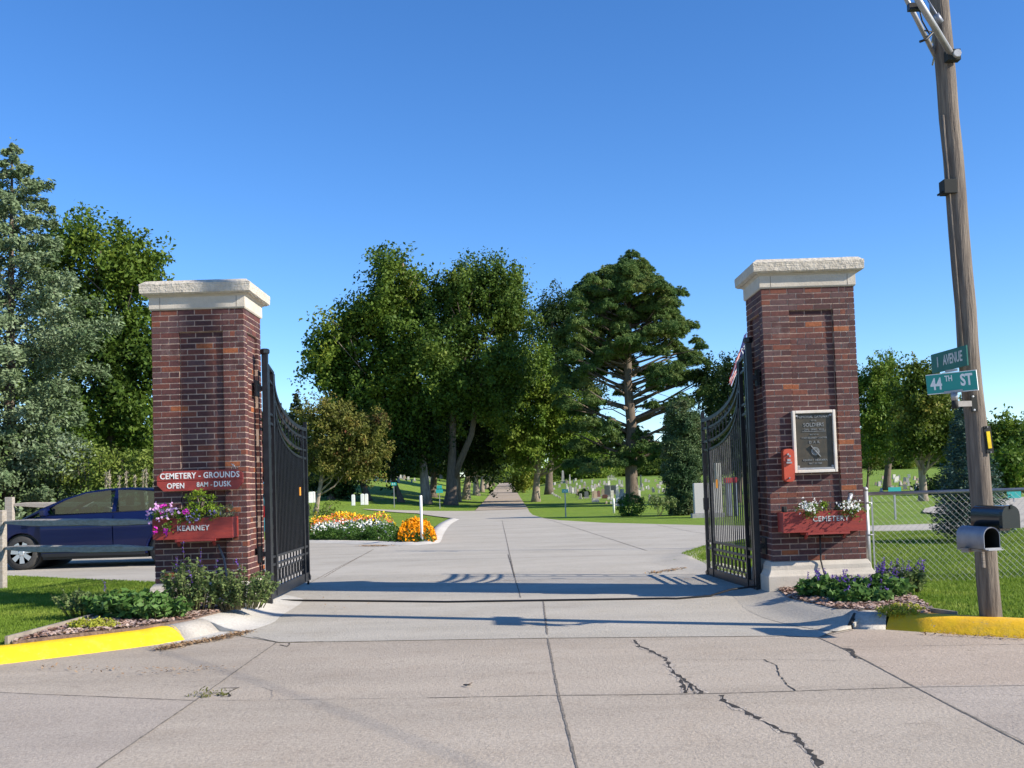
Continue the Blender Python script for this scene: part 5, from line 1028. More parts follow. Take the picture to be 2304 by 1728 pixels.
# ================================================================== GRAVES
def head_tablet(label, loc, w, h, d, m, top='round', base=True, group='headstones on the cemetery lawn', rz=0, cat='headstone'):
    t = thing('headstone', loc, label, cat, group); L_ = Vector(loc); zb = .0; mb = MB()
    if base: bb = MB(); bb.box(L_+Vector((-w*.68, -d*.9, -.08)), L_+Vector((w*.68, d*.9, h*.14))); bb.build('base', 'gran1', t); zb = h*.14+.002
    if top == 'round': pr = [(-w/2, zb), (-w/2, h-w*.28)]+[(-w/2*math.cos(a), h-w*.28+w*.28*math.sin(a)) for a in [math.pi*k/8 for k in range(1, 8)]]+[(w/2, h-w*.28), (w/2, zb)]
    elif top == 'flat': pr = [(-w/2, zb), (-w/2, h), (w/2, h), (w/2, zb)]
    elif top == 'slant': pr = [(-w/2, zb), (-w*.46, h*.9), (-w*.2, h), (w*.3, h*.97), (w*.47, h*.82), (w/2, zb)]
    if top == 'obelisk': mb.rects(L_.x-w*.4, L_.x+w*.4, L_.y-w*.4, L_.y+w*.4, [(L_.z+zb, .06*w), (L_.z+h*.22, .06*w), (L_.z+h*.23, 0), (L_.z+h*.9, -w*.14), (L_.z+h, -w*.39)])
    elif top == 'cross':
        mb.box(L_+Vector((-w*.13, -d/2, zb)), L_+Vector((w*.13, d/2, h))); mb.box(L_+Vector((-w/2, -d/2-.003, h*.62)), L_+Vector((w/2, d/2+.003, h*.80)))
    else: mb.prism([(L_.x+a, L_.z+b) for a, b in pr], L_.y-d/2, L_.y+d/2)
    mb.build('tablet', m, t, bevel=.01); t.rotation_euler = (0, 0, rz); return t
def grave(u, vb, hpx, wpx, m, top, label, base=True, d=None, group=None, lim=(1, 400), rz=None):
    p = gpt(u, vb)
    if p is None: return None
    k = p.y/F; return head_tablet(label, p, wpx*k, hpx*k, d or min(.35, max(.14, wpx*k*.4)), m, top, base, group or 'headstones on the lawn right of the avenue', random.uniform(-.25, .25) if rz is None else rz)
VG = 'white headstones at the edge of the far left lawn'
for u, v, lab in ((688.5, 1132, 'white upright veteran headstone, leftmost, beside the gate bars'), (698.8, 1131.7, 'white headstone just left of the crab apple trunk'), (705.5, 1131, 'white headstone half hidden by the crab apple trunk'), (795.2, 1137.6, 'white headstone standing alone right of the crab apple'), (815.6, 1136, 'white headstone, left one of the touching pair'), (824.6, 1136, 'white headstone, right one of the touching pair')):
    grave(u, v, 25, 7.6, 'gran2w', 'round', lab, False, .1, VG, rz=0)
NM = [(1282.5, 1084, 17, 4, 'gran2', 'obelisk', 'slender white obelisk on the crest of the hill'), (1267, 1087, 29, 8, 'gran1', 'obelisk', 'tall grey monument cluster at the left end of the hilltop'), (1247, 1082, 4, 14, 'gran2', 'flat', 'low wide pale stone on the hilltop by the avenue tree'),
 (1290.8, 1087.5, 9, 2.2, 'gran3', 'flat', 'thin dark stone on the hill right of the white obelisk'), (1368.5, 1079.5, 9, 2.4, 'gran2', 'obelisk', 'small pale pillar on the hill, first of the row of four'), (1372.8, 1079.5, 11, 2.6, 'gran2', 'obelisk', 'small pale pillar on the hill, second of the row of four'), (1377, 1080, 12, 2.8, 'gran2', 'obelisk', 'small pale pillar on the hill, third of the row of four'), (1381.5, 1080, 10, 2.4, 'gran2', 'obelisk', 'small pale pillar on the hill, last of the row of four'),
 (1386, 1081, 6, 3, 'gran2', 'obelisk', 'tiny pointed white stone on the hill right of four pillars'), (1350, 1095, 13, 4.5, 'gran4', 'cross', 'tan cross shaped stone in the middle of the hill'), (1337.6, 1100, 11, 3, 'gran2', 'obelisk', 'thin pale pillar below the tan cross stone'), (1332.5, 1089, 9, 3.4, 'gran2', 'round', 'pale upright stone left of the tan cross stone'), (1394, 1092, 13, 5, 'gran2', 'round', 'pale stone behind the tall tapered white obelisk'), (1400, 1090, 9, 3, 'gran1', 'flat', 'dark small stone behind the tree trunk shaped monument'),
 (1319.6, 1120.5, 15, 9, 'gran3', 'round', 'blue grey headstone right in front of the dark dome bush'), (1306, 1122, 12, 6, 'gran1', 'slant', 'grey rough headstone left of the blue grey one'), (1334.5, 1122.5, 18, 5, 'gran4', 'slant', 'brown narrow headstone left edge of the tan pair'), (1339.5, 1123.5, 20, 9, 'gran4', 'slant', 'big rough tan headstone near the middle of the lawn'), (1347.5, 1120.5, 17, 7, 'gran5', 'slant', 'reddish headstone right beside the big tan one'), (1340, 1130, 6, 17, 'gran2', 'flat', 'low pale block lying in front of the big tan headstone'),
 (1357, 1115, 15, 8, 'gran4', 'slant', 'tan headstone left of the dark double monument'), (1367, 1117, 25, 13, 'gran3', 'flat', 'left half of the large dark grey double monument'), (1380.5, 1112, 20, 12, 'gran3', 'flat', 'right half of the large dark grey double monument'), (1361.5, 1121.5, 9, 13, 'gran5', 'round', 'dark red dome shaped gravestone before the dark monument'), (1377.5, 1124.5, 21, 7, 'gran2', 'flat', 'pale upright block left of the tall tapered obelisk'), (1371, 1124, 6, 9, 'gran2', 'slant', 'low pale rough stone at the foot of the upright block'),
 (1392.5, 1121, 13, 5, 'gran1', 'flat', 'grey stone between the obelisk and the trunk monument'), (1409, 1122, 14, 6, 'gran2', 'slant', 'pale stone just left of the pine trunk'), (1437, 1125, 22, 9, 'gran2', 'flat', 'pale block headstone just right of the pine trunk'), (1442.6, 1096, 28, 4.2, 'gran3', 'obelisk', 'dark tall column on the hill right of the pine trunk'), (1454, 1100, 6, 3, 'gran2', 'round', 'small white stone right of the dark column'), (1470.5, 1108, 9, 6, 'gran3', 'slant', 'dark stone in the shadow band right of the pine'), (1482.5, 1110, 8, 4, 'gran2', 'round', 'pale stone in the shadow band right of the pine'), (1494, 1108, 6, 6, 'gran1', 'round', 'grey low stone in the shadow band near the juniper'),
 (1462, 1127, 15, 5, 'gran1', 'slant', 'grey stone partly behind the small round leafed shrub'), (1437, 1117.5, 8, 3.5, 'gran1', 'flat', 'thin stone behind the pale block right of the pine'), (1480, 1096, 7, 7, 'gran4', 'slant', 'tan stone high on the lawn near the juniper'), (1477, 1125, 6, 8, 'gran1', 'flat', 'low grey stone behind the small shrub'), (1364.5, 1133.5, 6, 4, 'gran4', 'slant', 'tiny brown stone left of the tall obelisk foot'), (1375, 1134, 6, 5, 'gran2', 'slant', 'tiny pale stone at the left of the tall obelisk foot')]
for u, v, h, w, m, top_, lab in NM: grave(u, v, h, w, m, top_, lab, base=h > 10)
grave(1390, 1137.5, 49, 10, 'gran2', 'obelisk', 'tall tapered white obelisk in front of the pine', True, .4, rz=0)
# tree trunk shaped monument
p = gpt(1400, 1136.5); k = p.y/F; t = thing('trunk_monument', p, 'rough grey monument carved like a tree trunk beside the obelisk', 'monument'); mb = MB(); mb.tube([p+Vector((random.uniform(-.03, .03), 0, 36*k*i/7)) for i in range(8)], [5.2*k*(1+random.uniform(-.15, .12)) for i in range(8)], 9, False); mb.tube([p+Vector((.08, -.1, .5)), p+Vector((.22, -.16, .75))], [.06, .05], 6, False); mb.build('shaft', 'gran1', t); mb = MB(); mb.lathe([(8*k, -.05), (7.6*k, .08), (6*k, .16)], p, 9, smooth=False); mb.build('base', 'gran1', t)
SGp = 'headstones standing close together near the avenue tree'
for i, (u, v, h, w) in enumerate(((1277, 1107, 12, 5), (1283.5, 1108, 15, 6), (1289, 1109.5, 13, 4.5), (1295, 1110, 15, 5), (1300, 1113, 13, 5), (1275, 1098, 9, 3.2), (1296.5, 1101.5, 8, 4))):
    grave(u, v, h, w, ['gran2', 'gran1', 'gran2', 'gran1', 'gran4', 'gran2', 'gran1'][i], 'slant' if i < 5 else 'cross', 'leaning grey or pale headstone in the crowded cluster near the avenue tree' if i < 5 else ['thin pale cross left above the crowded headstone cluster', 'short grey cross right above the crowded headstone cluster'][i-5], True, group=SGp)
SP = 'small markers in a line up the slope'
for u, v in ((1243, 1112), (1247, 1115), (1251, 1117), (1254.5, 1119), (1259, 1121.5), (1238, 1108), (1233, 1104), (1246.5, 1102)): grave(u, v, 4.5, 4.5, 'gran1', 'slant', 'tiny grey marker in the line beside the avenue tree', False, group=SP)
# scattered far headstones: one prototype each, then copies
protos = {}
def scatter(n, u0, u1, v0, v1, h0, h1, label, group):
    c = 0
    for i in range(n):
        u = u0+(u1-u0)*random.random(); v = v0+(v1-v0)*random.random()**.9; p = gpt(u, v)
        if p is None or -4.2 < p.x < 1.6: continue
        key = random.choice(['a', 'b', 'c', 'd', 'e']); k = p.y/F; h = random.uniform(h0, h1)*k
        if key not in protos:
            protos[key] = head_tablet(label, p, .55, .8, .2, dict(a='gran1', b='gran2', c='gran4', d='gran1', e='gran2')[key], dict(a='round', b='flat', c='slant', d='slant', e='obelisk')[key], True, group); o = protos[key]
        else: o = dup(protos[key], p, label, random.uniform(-.3, .3)); o['group'] = group
        s = max(.35, h/.8); o.scale = (s, s, s)
scatter(64, 1245, 1515, 1082, 1106, 4, 8, 'small weathered headstone scattered over the hill right of the avenue', 'small headstones over the right hill')
scatter(40, 700, 1010, 1076, 1086, 5, 9, 'small pale headstone on the crest of the far left hill', 'small headstones on the left hilltop')
scatter(34, 1965, 2080, 1072, 1108, 6, 11, 'pale headstone or column seen above the chain link fence', 'headstones beyond the chain link fence')
# ------------------------------------------------------------------ flower bed island
mari = leafmat('marigold petals', [(.80, .22, .0), (.90, .34, .0), (.78, .16, .0)], .15, 5); FM = {'w': wh, 'y': leafmat('yellow petals', [(.80, .55, .02), (.85, .68, .05)], .15, 5), 'r': leafmat('coral petals', [(.65, .10, .05), (.7, .22, .12)], .15, 5), 'o': mari}
BG = leafmat('bedding leaves', [(.03, .075, .012), (.06, .13, .02), (.10, .17, .03)], .3, 3)
def bedobj(name, label, uv, n, h, size, m, dens=None, hj=.05, nb=None, kind='stuff', cat='flowers', asp=.7, patch=None):
    poly = [gpt(*V('R5', *q)) for q in uv]; poly = [(p.x, p.y) for p in poly]; xs = [p[0] for p in poly]; ys = [p[1] for p in poly]; x = RNG.uniform(min(xs), max(xs), n*3); y = RNG.uniform(min(ys), max(ys), n*3); k = inpoly(x, y, poly); x, y = x[k], y[k]
    if patch: k = np.sin(x*5.3+y*2)*np.cos(y*4.1+x*1.7) > patch; x, y = x[k], y[k]
    x, y = x[:n], y[:n]
    hh = h(x, y) if callable(h) else h; de = np.min([np.abs((b[0]-a[0])*(a[1]-y)-(a[0]-x)*(b[1]-a[1]))/(math.hypot(b[0]-a[0], b[1]-a[1])+1e-9) for a, b in zip(poly, poly[1:]+poly[:1])], 0); hh = hh*(1-.85*np.exp(-de/.16)); z = G(x, y)+hh*(1 if nb is None else RNG.random(len(x)))+RNG.normal(0, hj, len(x)); return tag(fast(name, leaf_quads(np.stack([x, y, z], 1), size, asp, None, .3, .4), quads(len(x)), m), label, cat, None, kind)
bedA = [(150, 1180), (180, 1168), (700, 1185), (930, 1200), (960, 1100), (900, 1085), (200, 1082), (130, 1090)]
hcl = lambda x, y: .20+.12*np.sin(x*2.3)*np.cos(y*1.7)
bedobj('bedding_plants', 'low green bedding foliage under the mixed flowers', bedA, 16000, lambda x, y: .37+.08*np.sin(x*5), .06, BG, hj=.02, nb=1, cat='plants')
bedobj('white_flowers', 'mass of small white flowers in the middle of the island bed', [(190, 1172), (900, 1178), (930, 1100), (200, 1110)], 620, lambda x, y: .38+.07*np.sin(x*5)*np.cos(y*3), .065, wh, patch=-.1)
bedobj('yellow_flowers', 'yellow flowers along the back of the island bed', [(200, 1100), (940, 1100), (920, 1060), (200, 1060)], 420, lambda x, y: .50+.07*np.sin(x*4), .08, FM['y'])
bedobj('coral_flowers', 'coral and pink flowers among the white ones in the island bed', [(190, 1150), (940, 1110), (920, 1070), (200, 1070)], 420, lambda x, y: .46+.07*np.sin(x*4), .07, FM['r'])
bedobj('orange_flowers', 'orange flowers along the back left of the island bed', [(200, 1105), (760, 1105), (760, 1068), (200, 1068)], 380, lambda x, y: .50+.07*np.sin(x*4), .08, mari)
bedM = [(930, 1195), (1000, 1200), (1240, 1190), (1262, 1170), (1245, 1110), (1150, 1075), (960, 1090)]
cm_ = [gpt(*V('R5', 1010, 1160)), gpt(*V('R5', 1130, 1165)), gpt(*V('R5', 1215, 1165))]
dome = lambda x, y: .35+.10*np.sin(x*7.1+1)*np.cos(y*5.3)
bedobj('marigold_leaves', 'dark green foliage of the orange marigolds', bedM, 7000, dome, .06, BG, hj=.02, nb=1, cat='plants'); bedobj('marigolds', 'dense bright orange marigolds filling the tip of the island bed', bedM, 2200, dome, .075, mari, hj=.045)
for u, lab in ((215, 'left'), (300, 'left'), (395, 'mid'), (500, 'mid'), (590, 'mid'), (690, 'mid'), (770, 'mid')):
    p = gpt(*V('R5', u, 1178)); bush('low_shrub', [(p+Vector((0, .1, .18)), (.26, .22, .18))], .05, 'small round green edging plant at the front of the island bed', 'plant', BG, 60, 14, .06, p, group='round edging plants along the flower bed', stems=False)
bedS = [gpt(*V('R5', *q)) for q in ((120, 1185), (400, 1186), (700, 1192), (950, 1204), (1240, 1196), (1275, 1165), (1240, 1100), (900, 1060), (200, 1055), (100, 1062))]
sheet('soil_bed', [(p.x, p.y) for p in bedS], zo(.0), 'soil', 1)
# flowers beside the granite slab
p = gpt(1548, 1155); t = bush('yellow_flower_clump', [(p+Vector((-.35, 0, .16)), (.5, .3, .18)), (p+Vector((.55, 0, .18)), (.4, .3, .2))], .06, 'low clump of yellow flowers before the granite slab', 'flowers', BG, 40, 14, .08, p); petals(cloud(p+Vector((-.3, -.15, .30)), (.30, .1, .06), 55)+cloud(p+Vector((.6, -.15, .3)), (.2, .1, .06), 10), .08, FM['y'], t, 'petals')

# ================================================================== SHRUBS BY THE PILLARS
def flower_plant(name, x, y, z, w, h, n, leafl, lab, cat, m, leafn=14, lean=.5, spikes=0, spike_m=None, upright=.5, depth=.6, aspect=.42, stiff=1.0):
    t = thing(name, (x, y, z), lab, cat); mb = MB(); C = []; D = []; SP_ = []
    for i in range(n):
        a = random.uniform(0, 6.28); r_ = random.random()**.5; b = Vector((x+w*.42*r_*math.cos(a), y+w*.42*depth*r_*math.sin(a), z)); hh = h*random.uniform(.55, 1.0)*(1-.35*r_)
        tip = b+Vector((math.cos(a)*lean*hh*r_, math.sin(a)*lean*hh*r_*.6, hh)); mid = b.lerp(tip, .5)+Vector((0, 0, .08*hh)); mb.tube([b, mid, tip], [.006, .004, .002], 4)
        for k in range(leafn):
            f = random.uniform(.12, 1)**.8; p = b.lerp(mid, f*2) if f < .5 else mid.lerp(tip, f*2-1); ang = random.uniform(0, 6.28); d = Vector((math.cos(ang), math.sin(ang), upright*random.uniform(-.4, 1))).normalized(); sz = leafl*(1.1-.6*f); C.append(p+d*sz*.45); D.append(d)
        if i < spikes:
            s0_ = tip; s1 = tip+Vector((random.uniform(-.04, .04), random.uniform(-.03, .03), random.uniform(.10, .2)*h/.45)); mb.tube([s0_, s1], [.003, .001], 3); SP_ += [s0_.lerp(s1, random.random())+Vector((random.gauss(0, .007), random.gauss(0, .007), 0)) for _ in range(30)]
    mb.build('stems', leafmat('stem', [(.10, .13, .05), (.16, .12, .08)], .1) if 'stem_m' not in M else M['stem_m'], t)
    fast('leaves', leaf_quads(np.array(C), leafl, aspect, None, .5, .4, np.array(D)), quads(len(C)), m, t)
    if SP_: fast('flower_spikes', leaf_quads(np.array(SP_), .016, .8), quads(len(SP_)), spike_m, t)
    return t
M['stem_m'] = leafmat('stem', [(.10, .13, .05), (.16, .12, .08)], .1)
SAL = leafmat('salvia leaves', [(0.0455, 0.1105, 0.0234), (0.091, 0.182, 0.039), (0.156, 0.247, 0.0715)], .25, 5); SAL2 = leafmat('grey green leaves', [(0.0675, 0.1148, 0.0405), (0.135, 0.189, 0.0607), (0.2295, 0.27, 0.0945)], .3, 5); PUR = leafmat('purple spikes', [(.10, .04, .30), (.17, .08, .42)], .2, 8); YG = leafmat('sedum', [(.20, .24, .02), (.34, .36, .04), (.42, .42, .06)], .3, 8)
zL_ = zbl(-4, 11)
flower_plant('salvia', -4.36, 11.35, zL_, .68, .30, 70, .11, 'broad leaved green shrub left of the left pillar base', 'shrub', SAL, 15, .8)
flower_plant('salvia', -4.02, 11.1, zL_, .72, .33, 75, .12, 'low broad leaved green plant before the left pillar', 'shrub', SAL, 15, .9)
flower_plant('catmint', -3.62, 11.6, zL_, .60, .66, 80, .055, 'tall wispy grey green shrub covering the left pillar base', 'shrub', SAL2, 30, .35, 5, PUR)
flower_plant('catmint', -3.10, 11.70, zL_, .60, .52, 110, .05, 'wispy grey green shrub at the corner beside the left gate', 'shrub', SAL2, 28, .7, 2, PUR)
flower_plant('catmint', -4.75, 11.5, zL_, .55, .38, 45, .05, 'sparse twiggy plant at the left end of the bed', 'shrub', SAL2, 18, .9, 1, PUR)
flower_plant('salvia', -3.75, 10.95, zL_, .55, .26, 50, .09, 'small leafy plant at the front of the left bed', 'shrub', SAL, 14, .9)
p = onZ(*V('R4', 690, 1365), .03); bush('sedum', [(p+Vector((0, 0, .03)), (.25, .16, .055))], .028, 'low yellow green mat of sedum in the left mulch', 'plant', YG, 500, 10, .04, p, stems=False)
zR_ = zbr(3.6, 11)
flower_plant('salvia', 3.42, 11.35, zR_, .70, .25, 95, .10, 'leafy dark green plant with purple spikes left of centre before the right pillar', 'shrub', SAL, 15, .8, 16, PUR)
flower_plant('salvia', 3.85, 11.15, zR_, .75, .25, 95, .10, 'leafy dark green plant with purple spikes below the Cemetery box', 'shrub', SAL, 15, .8, 16, PUR)
flower_plant('salvia', 4.25, 11.5, zR_, .50, .33, 60, .07, 'bushy plant with dense violet flower spikes by the fence post', 'shrub', SAL2, 16, .5, 30, PUR)
flower_plant('salvia', 3.55, 10.75, zR_, .60, .17, 60, .09, 'low dark leafy plant along the front of the right bed', 'shrub', SAL, 15, .9, 6, PUR)
p = onZ(*V('R3', 290, 1500), -.0); bush('sedum', [(p+Vector((0, .05, .02)), (.22, .15, .05))], .028, 'low yellow green mat of sedum behind the right kerb', 'plant', YG, 450, 10, .04, p, stems=False)

# ================================================================== TREES
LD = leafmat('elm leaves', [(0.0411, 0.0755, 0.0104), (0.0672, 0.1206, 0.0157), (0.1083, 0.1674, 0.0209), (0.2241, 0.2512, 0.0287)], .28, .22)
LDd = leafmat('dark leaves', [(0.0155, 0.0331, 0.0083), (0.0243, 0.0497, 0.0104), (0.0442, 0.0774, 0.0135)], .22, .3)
LL = leafmat('linden leaves', [(0.0501, 0.0992, 0.013), (0.093, 0.1654, 0.0208), (0.1573, 0.2205, 0.0286), (0.2431, 0.2756, 0.0364)], .3, .4)
LC = leafmat('crab apple leaves', [(0.1375, 0.0438, 0.0225), (0.0875, 0.0938, 0.0225), (0.125, 0.1438, 0.0275), (0.2125, 0.1875, 0.0438), (0.3, 0.1375, 0.0625)], .3, .9)
LP = leafmat('pine needles', [(0.0386, 0.0872, 0.0262), (0.0771, 0.1436, 0.0393), (0.1515, 0.218, 0.0568), (0.2755, 0.2565, 0.0765)], .12, .5)
LS = leafmat('silver conifer', [(0.0495, 0.088, 0.0361), (0.1045, 0.154, 0.0684), (0.198, 0.2585, 0.1425), (0.286, 0.341, 0.2185)], .12, .9)
LB = leafmat('blue spruce', [(0.026, 0.065, 0.0494), (0.0585, 0.1105, 0.0806), (0.1105, 0.169, 0.1365)], .12, 1.5)
LJ = leafmat('juniper', [(0.0224, 0.056, 0.0224), (0.0504, 0.0952, 0.0336), (0.1008, 0.1456, 0.056), (0.168, 0.112, 0.0672)], .12, .8)
LH = leafmat('silver shrub leaves', [(.055, .10, .03), (.11, .17, .05), (.24, .30, .20), (.36, .42, .33)], .3, .9); LW = leafmat('weed leaves', [(0.077, 0.121, 0.022), (0.143, 0.198, 0.033), (0.22, 0.253, 0.055)], .3, 1)
B = blob
def base(u, v): return gpt(u, v)
# far left silvery conifer
pb_ = Vector((onY(18, 1100, 30).x, 30, float(G(-15, 30))))
pf = lambda f: float(np.interp(f, [0, .12, .25, .37, .43, .5, .57, .62, .7, .78, .85, .91, .95, 1], [1.8, 2.0, 2.1, 1.9, 2.2, 2.7, 2.95, 2.4, 1.8, 1.45, 1.45, 1.1, .6, .1]))
conifer('silver_cedar', pb_, 11.9, pf, 'silvery blue green conifer towering at the left edge', 'tree', LS, 135, .125, 380, .27, .22, .32, .40, lean=(.2, 0), start=.10, aspect=.42)
pc_ = Vector((onY(-200, 1100, 27).x, 27, 0)); conifer('silver_cedar', pc_, 8.2, lambda f: 2.6*(1-f)**.8+.1, 'silvery conifer at the extreme left edge behind the first', 'tree', LS, 110, .13, 180, .28, .2, .28, .45, start=.05)
tree('walnut_tree', (onY(300, 1100, 38).x, 38, float(G(-14, 38))), [B(215, 574, 70, 64, 38), B(285, 596, 45, 48, 38), B(150, 590, 60, 60, 38), B(295, 640, 45, 60, 38), B(235, 680, 80, 80, 38), B(310, 760, 42, 80, 38), B(250, 820, 85, 80, 38), B(160, 760, 80, 90, 38), B(300, 900, 50, 60, 38), B(210, 930, 80, 60, 38), B(110, 880, 80, 80, 38), B(240, 990, 90, 50, 38), B(330, 990, 50, 50, 38), B(350, 830, 30, 50, 38)], .19, 'broad dark green deciduous tree behind the left pillar', 'tree', LD, .85, 38, .75, .28, shell=.5)
for cu, cv, ru, rv, m_, lab, l in ((30, 1010, 85, 75, LH, 'silvery leaved shrub at the left edge behind the fence', .12), (120, 1030, 70, 65, LH, 'silvery green shrub behind the nose of the blue car', .12), (205, 1050, 62, 50, LW, 'green shrub behind the roof of the blue car', .11), (290, 1055, 60, 45, LW, 'weedy olive shrub next to the left pillar', .11), (-70, 1040, 80, 80, LH, 'silvery shrub beyond the left edge post', .12), (345, 1065, 50, 45, LW, 'weedy shrub hidden behind the left pillar', .11)):
    bb = B(cu, cv, ru, rv, 30); b0 = Vector((bb[0].x, bb[0].y, float(G(bb[0].x, 30)))); b2 = (Vector((bb[0].x, bb[0].y+.1, .75)), (bb[1][0]*1.05, .7, .8)); bush('hedge_shrub', [bb, b2], l, lab, 'shrub', m_, 10, 26, .34, b0, shell=.7, group='shrubs behind the split rail fence')
# dried grass plumes
DG = leafmat('dry plume', [(.42, .36, .24), (.62, .56, .42)], .3, 3)
for i, u in enumerate((238, 252, 272, 284, 305, 318, 330, 342)):
    p = onY(u, 1098, 26.6); p.z = float(G(p.x, 26.6)); zt_ = onY(u, 1056+random.uniform(-4, 14), 26.6).z; t = thing('plume_grass', p, 'pale dried grass plume rising behind the car roof', 'grass plume', 'dried grass plumes behind the car'); mb = MB(); e = Vector((p.x+random.uniform(-.08, .08), 26.6, zt_)); mb.tube([p, e], .008, 4); mb.build('stalk', 'edging', t)
    n = 150; s = RNG.random(n)*.55; C = np.array(e)[None]*(1-s)[:, None]+np.array(p)[None]*s[:, None]+RNG.normal(0, .022, (n, 3)); fast('plume', leaf_quads(C, .09, .2, dirs=np.array([[.3, 0, 1.]]).repeat(n, 0)), quads(n), DG, t)
# centre group
tree('old_elm', base(960, 1133), [B(898, 634, 44, 46, 84), B(868, 680, 46, 46, 84), B(925, 690, 50, 56, 84), B(836, 712, 46, 42, 84), B(790, 740, 36, 34, 84), B(900, 770, 90, 80, 84), B(735, 806, 36, 34, 84), B(775, 800, 50, 50, 84), B(800, 865, 70, 50, 84), B(750, 850, 34, 30, 84), B(880, 880, 90, 70, 84), B(845, 950, 70, 55, 84), B(930, 960, 80, 70, 84)], .32, 'tall old elm left of the avenue with bare twigs in its pointed top', 'tree', LD, .42, 46, 1.35, .34, 'palebark', shell=.35, top=onY(905, 590, 84), limb_r=.14)
tree('old_elm', base(1014, 1136), [B(1088, 652, 62, 48, 75), B(1035, 672, 42, 44, 75), B(1138, 676, 38, 46, 75), B(1010, 720, 60, 60, 75), B(1090, 720, 85, 80, 75), B(1150, 720, 34, 60, 75), B(1060, 830, 115, 80, 75, -2), B(985, 860, 70, 70, 75, -2), B(1140, 830, 60, 60, 75), B(1110, 910, 60, 50, 75)], .28, 'massive elm with a forked leaning trunk left of the avenue', 'tree', leafmat('elm leaves sunny', [(.03, .06, .01), (.055, .105, .016), (.10, .155, .022), (.24, .26, .035)], .28, .2), .48, 46, 1.25, .46, 'bark', shell=.35, top=onY(1020, 900, 75), nlimb=5, limb_r=.16,
     extra=[(.30, onY(1105, 800, 74), .30), (.55, onY(1000, 760, 75), .26)])
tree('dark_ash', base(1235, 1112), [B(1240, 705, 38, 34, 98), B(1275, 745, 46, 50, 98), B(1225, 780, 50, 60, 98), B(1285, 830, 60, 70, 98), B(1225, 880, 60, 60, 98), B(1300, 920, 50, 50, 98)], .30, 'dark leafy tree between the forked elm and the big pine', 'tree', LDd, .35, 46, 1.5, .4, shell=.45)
tree('maple', base(1205.5, 1128), [B(1205, 830, 55, 50, 78), B(1165, 900, 52, 50, 78), B(1225, 900, 62, 55, 78), B(1270, 945, 40, 40, 78), B(1160, 975, 52, 45, 78), B(1230, 975, 60, 45, 78), B(1195, 1015, 40, 26, 78), B(1272, 1010, 30, 28, 78), B(1300, 1030, 22, 16, 78)], .28, 'bright green maple with a straight trunk right of the avenue', 'tree', LL, .55, 42, 1.1, .30, 'palebark', shell=.45)
# dark interior trees behind the elms
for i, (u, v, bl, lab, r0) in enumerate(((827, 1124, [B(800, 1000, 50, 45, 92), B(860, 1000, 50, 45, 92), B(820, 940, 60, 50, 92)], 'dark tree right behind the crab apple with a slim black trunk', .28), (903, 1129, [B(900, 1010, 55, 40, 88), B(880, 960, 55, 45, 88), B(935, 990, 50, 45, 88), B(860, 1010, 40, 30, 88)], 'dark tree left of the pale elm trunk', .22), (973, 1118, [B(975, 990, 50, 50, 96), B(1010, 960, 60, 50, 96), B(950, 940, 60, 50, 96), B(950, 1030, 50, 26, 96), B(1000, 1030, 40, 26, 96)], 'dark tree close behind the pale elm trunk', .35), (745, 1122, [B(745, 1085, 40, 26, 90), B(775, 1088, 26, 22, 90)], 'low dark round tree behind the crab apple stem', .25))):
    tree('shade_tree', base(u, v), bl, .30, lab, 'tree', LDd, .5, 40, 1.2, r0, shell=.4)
tree('crab_apple', base(709, 1160), [B(745, 945, 52, 32, 62), B(700, 975, 45, 50, 62), B(790, 975, 48, 42, 62), B(755, 1000, 70, 50, 62), B(820, 1010, 36, 36, 62), B(845, 960, 22, 16, 62), B(800, 1055, 48, 22, 62), B(725, 1045, 50, 28, 62), B(770, 1045, 40, 30, 62)], .17, 'small crab apple with reddish brown green leaves near the left gate', 'tree', LC, 1.3, 34, .6, .13, 'palebark', shell=.45, limb_r=.055)
bl_ = gpt(722, 1165); bush('small_shrub', [(bl_+Vector((-.6, 0, .4)), (.7, .4, .4)), (bl_+Vector((.5, 0, .5)), (.5, .4, .5))], .10, 'sparse green shrub at the foot of the crab apple', 'shrub', LW, 8, 20, .25, bl_)
ps_ = gpt(672, 1110) or Vector((-20, 95, 2)); conifer('distant_spruce', ps_, onY(672, 884, ps_.y).z-ps_.z, lambda f: 2.9*(1-f)**.9+.05, 'distant spruce with a rusty tint above the left gate', 'tree', leafmat('rusty spruce', [(.02, .045, .02), (.05, .07, .03), (.12, .07, .04)], .1, 1), 130, .3, 45, .45, .15, .25, .3)
# avenue rows
def avenue(u, v, ru, hp, lab, seed, m, D=None, bark='palebark', r0=.30, low=.32):
    p = base(u, v)
    if p is None: return
    D = p.y; k = F/D; rr = ru; vt = v-hp; bl = [B(u+rr*.1, vt+rr*.6, rr*.7, rr*.6, D), B(u-rr*.5, vt+rr*1.3, rr*.7, rr*.7, D), B(u+rr*.5, vt+rr*1.4, rr*.7, rr*.7, D), B(u, vt+rr*2.0, rr*.9, rr*.6, D), B(u+rr*.6, v-hp*low, rr*.6, rr*.35, D)]
    return tree('avenue_tree', p, bl, .34, lab, 'tree', m, .30, 42, 1.5, r0, bark, 'trees lining the gravel avenue', shell=.45)
avenue(1032, 1128, 75, 300, 'avenue tree on the left, just behind the forked elm', 1, LDd, r0=.2); avenue(1048, 1124, 70, 290, 'avenue tree on the left with a thick trunk, second behind the elm', 2, LDd, r0=.36)
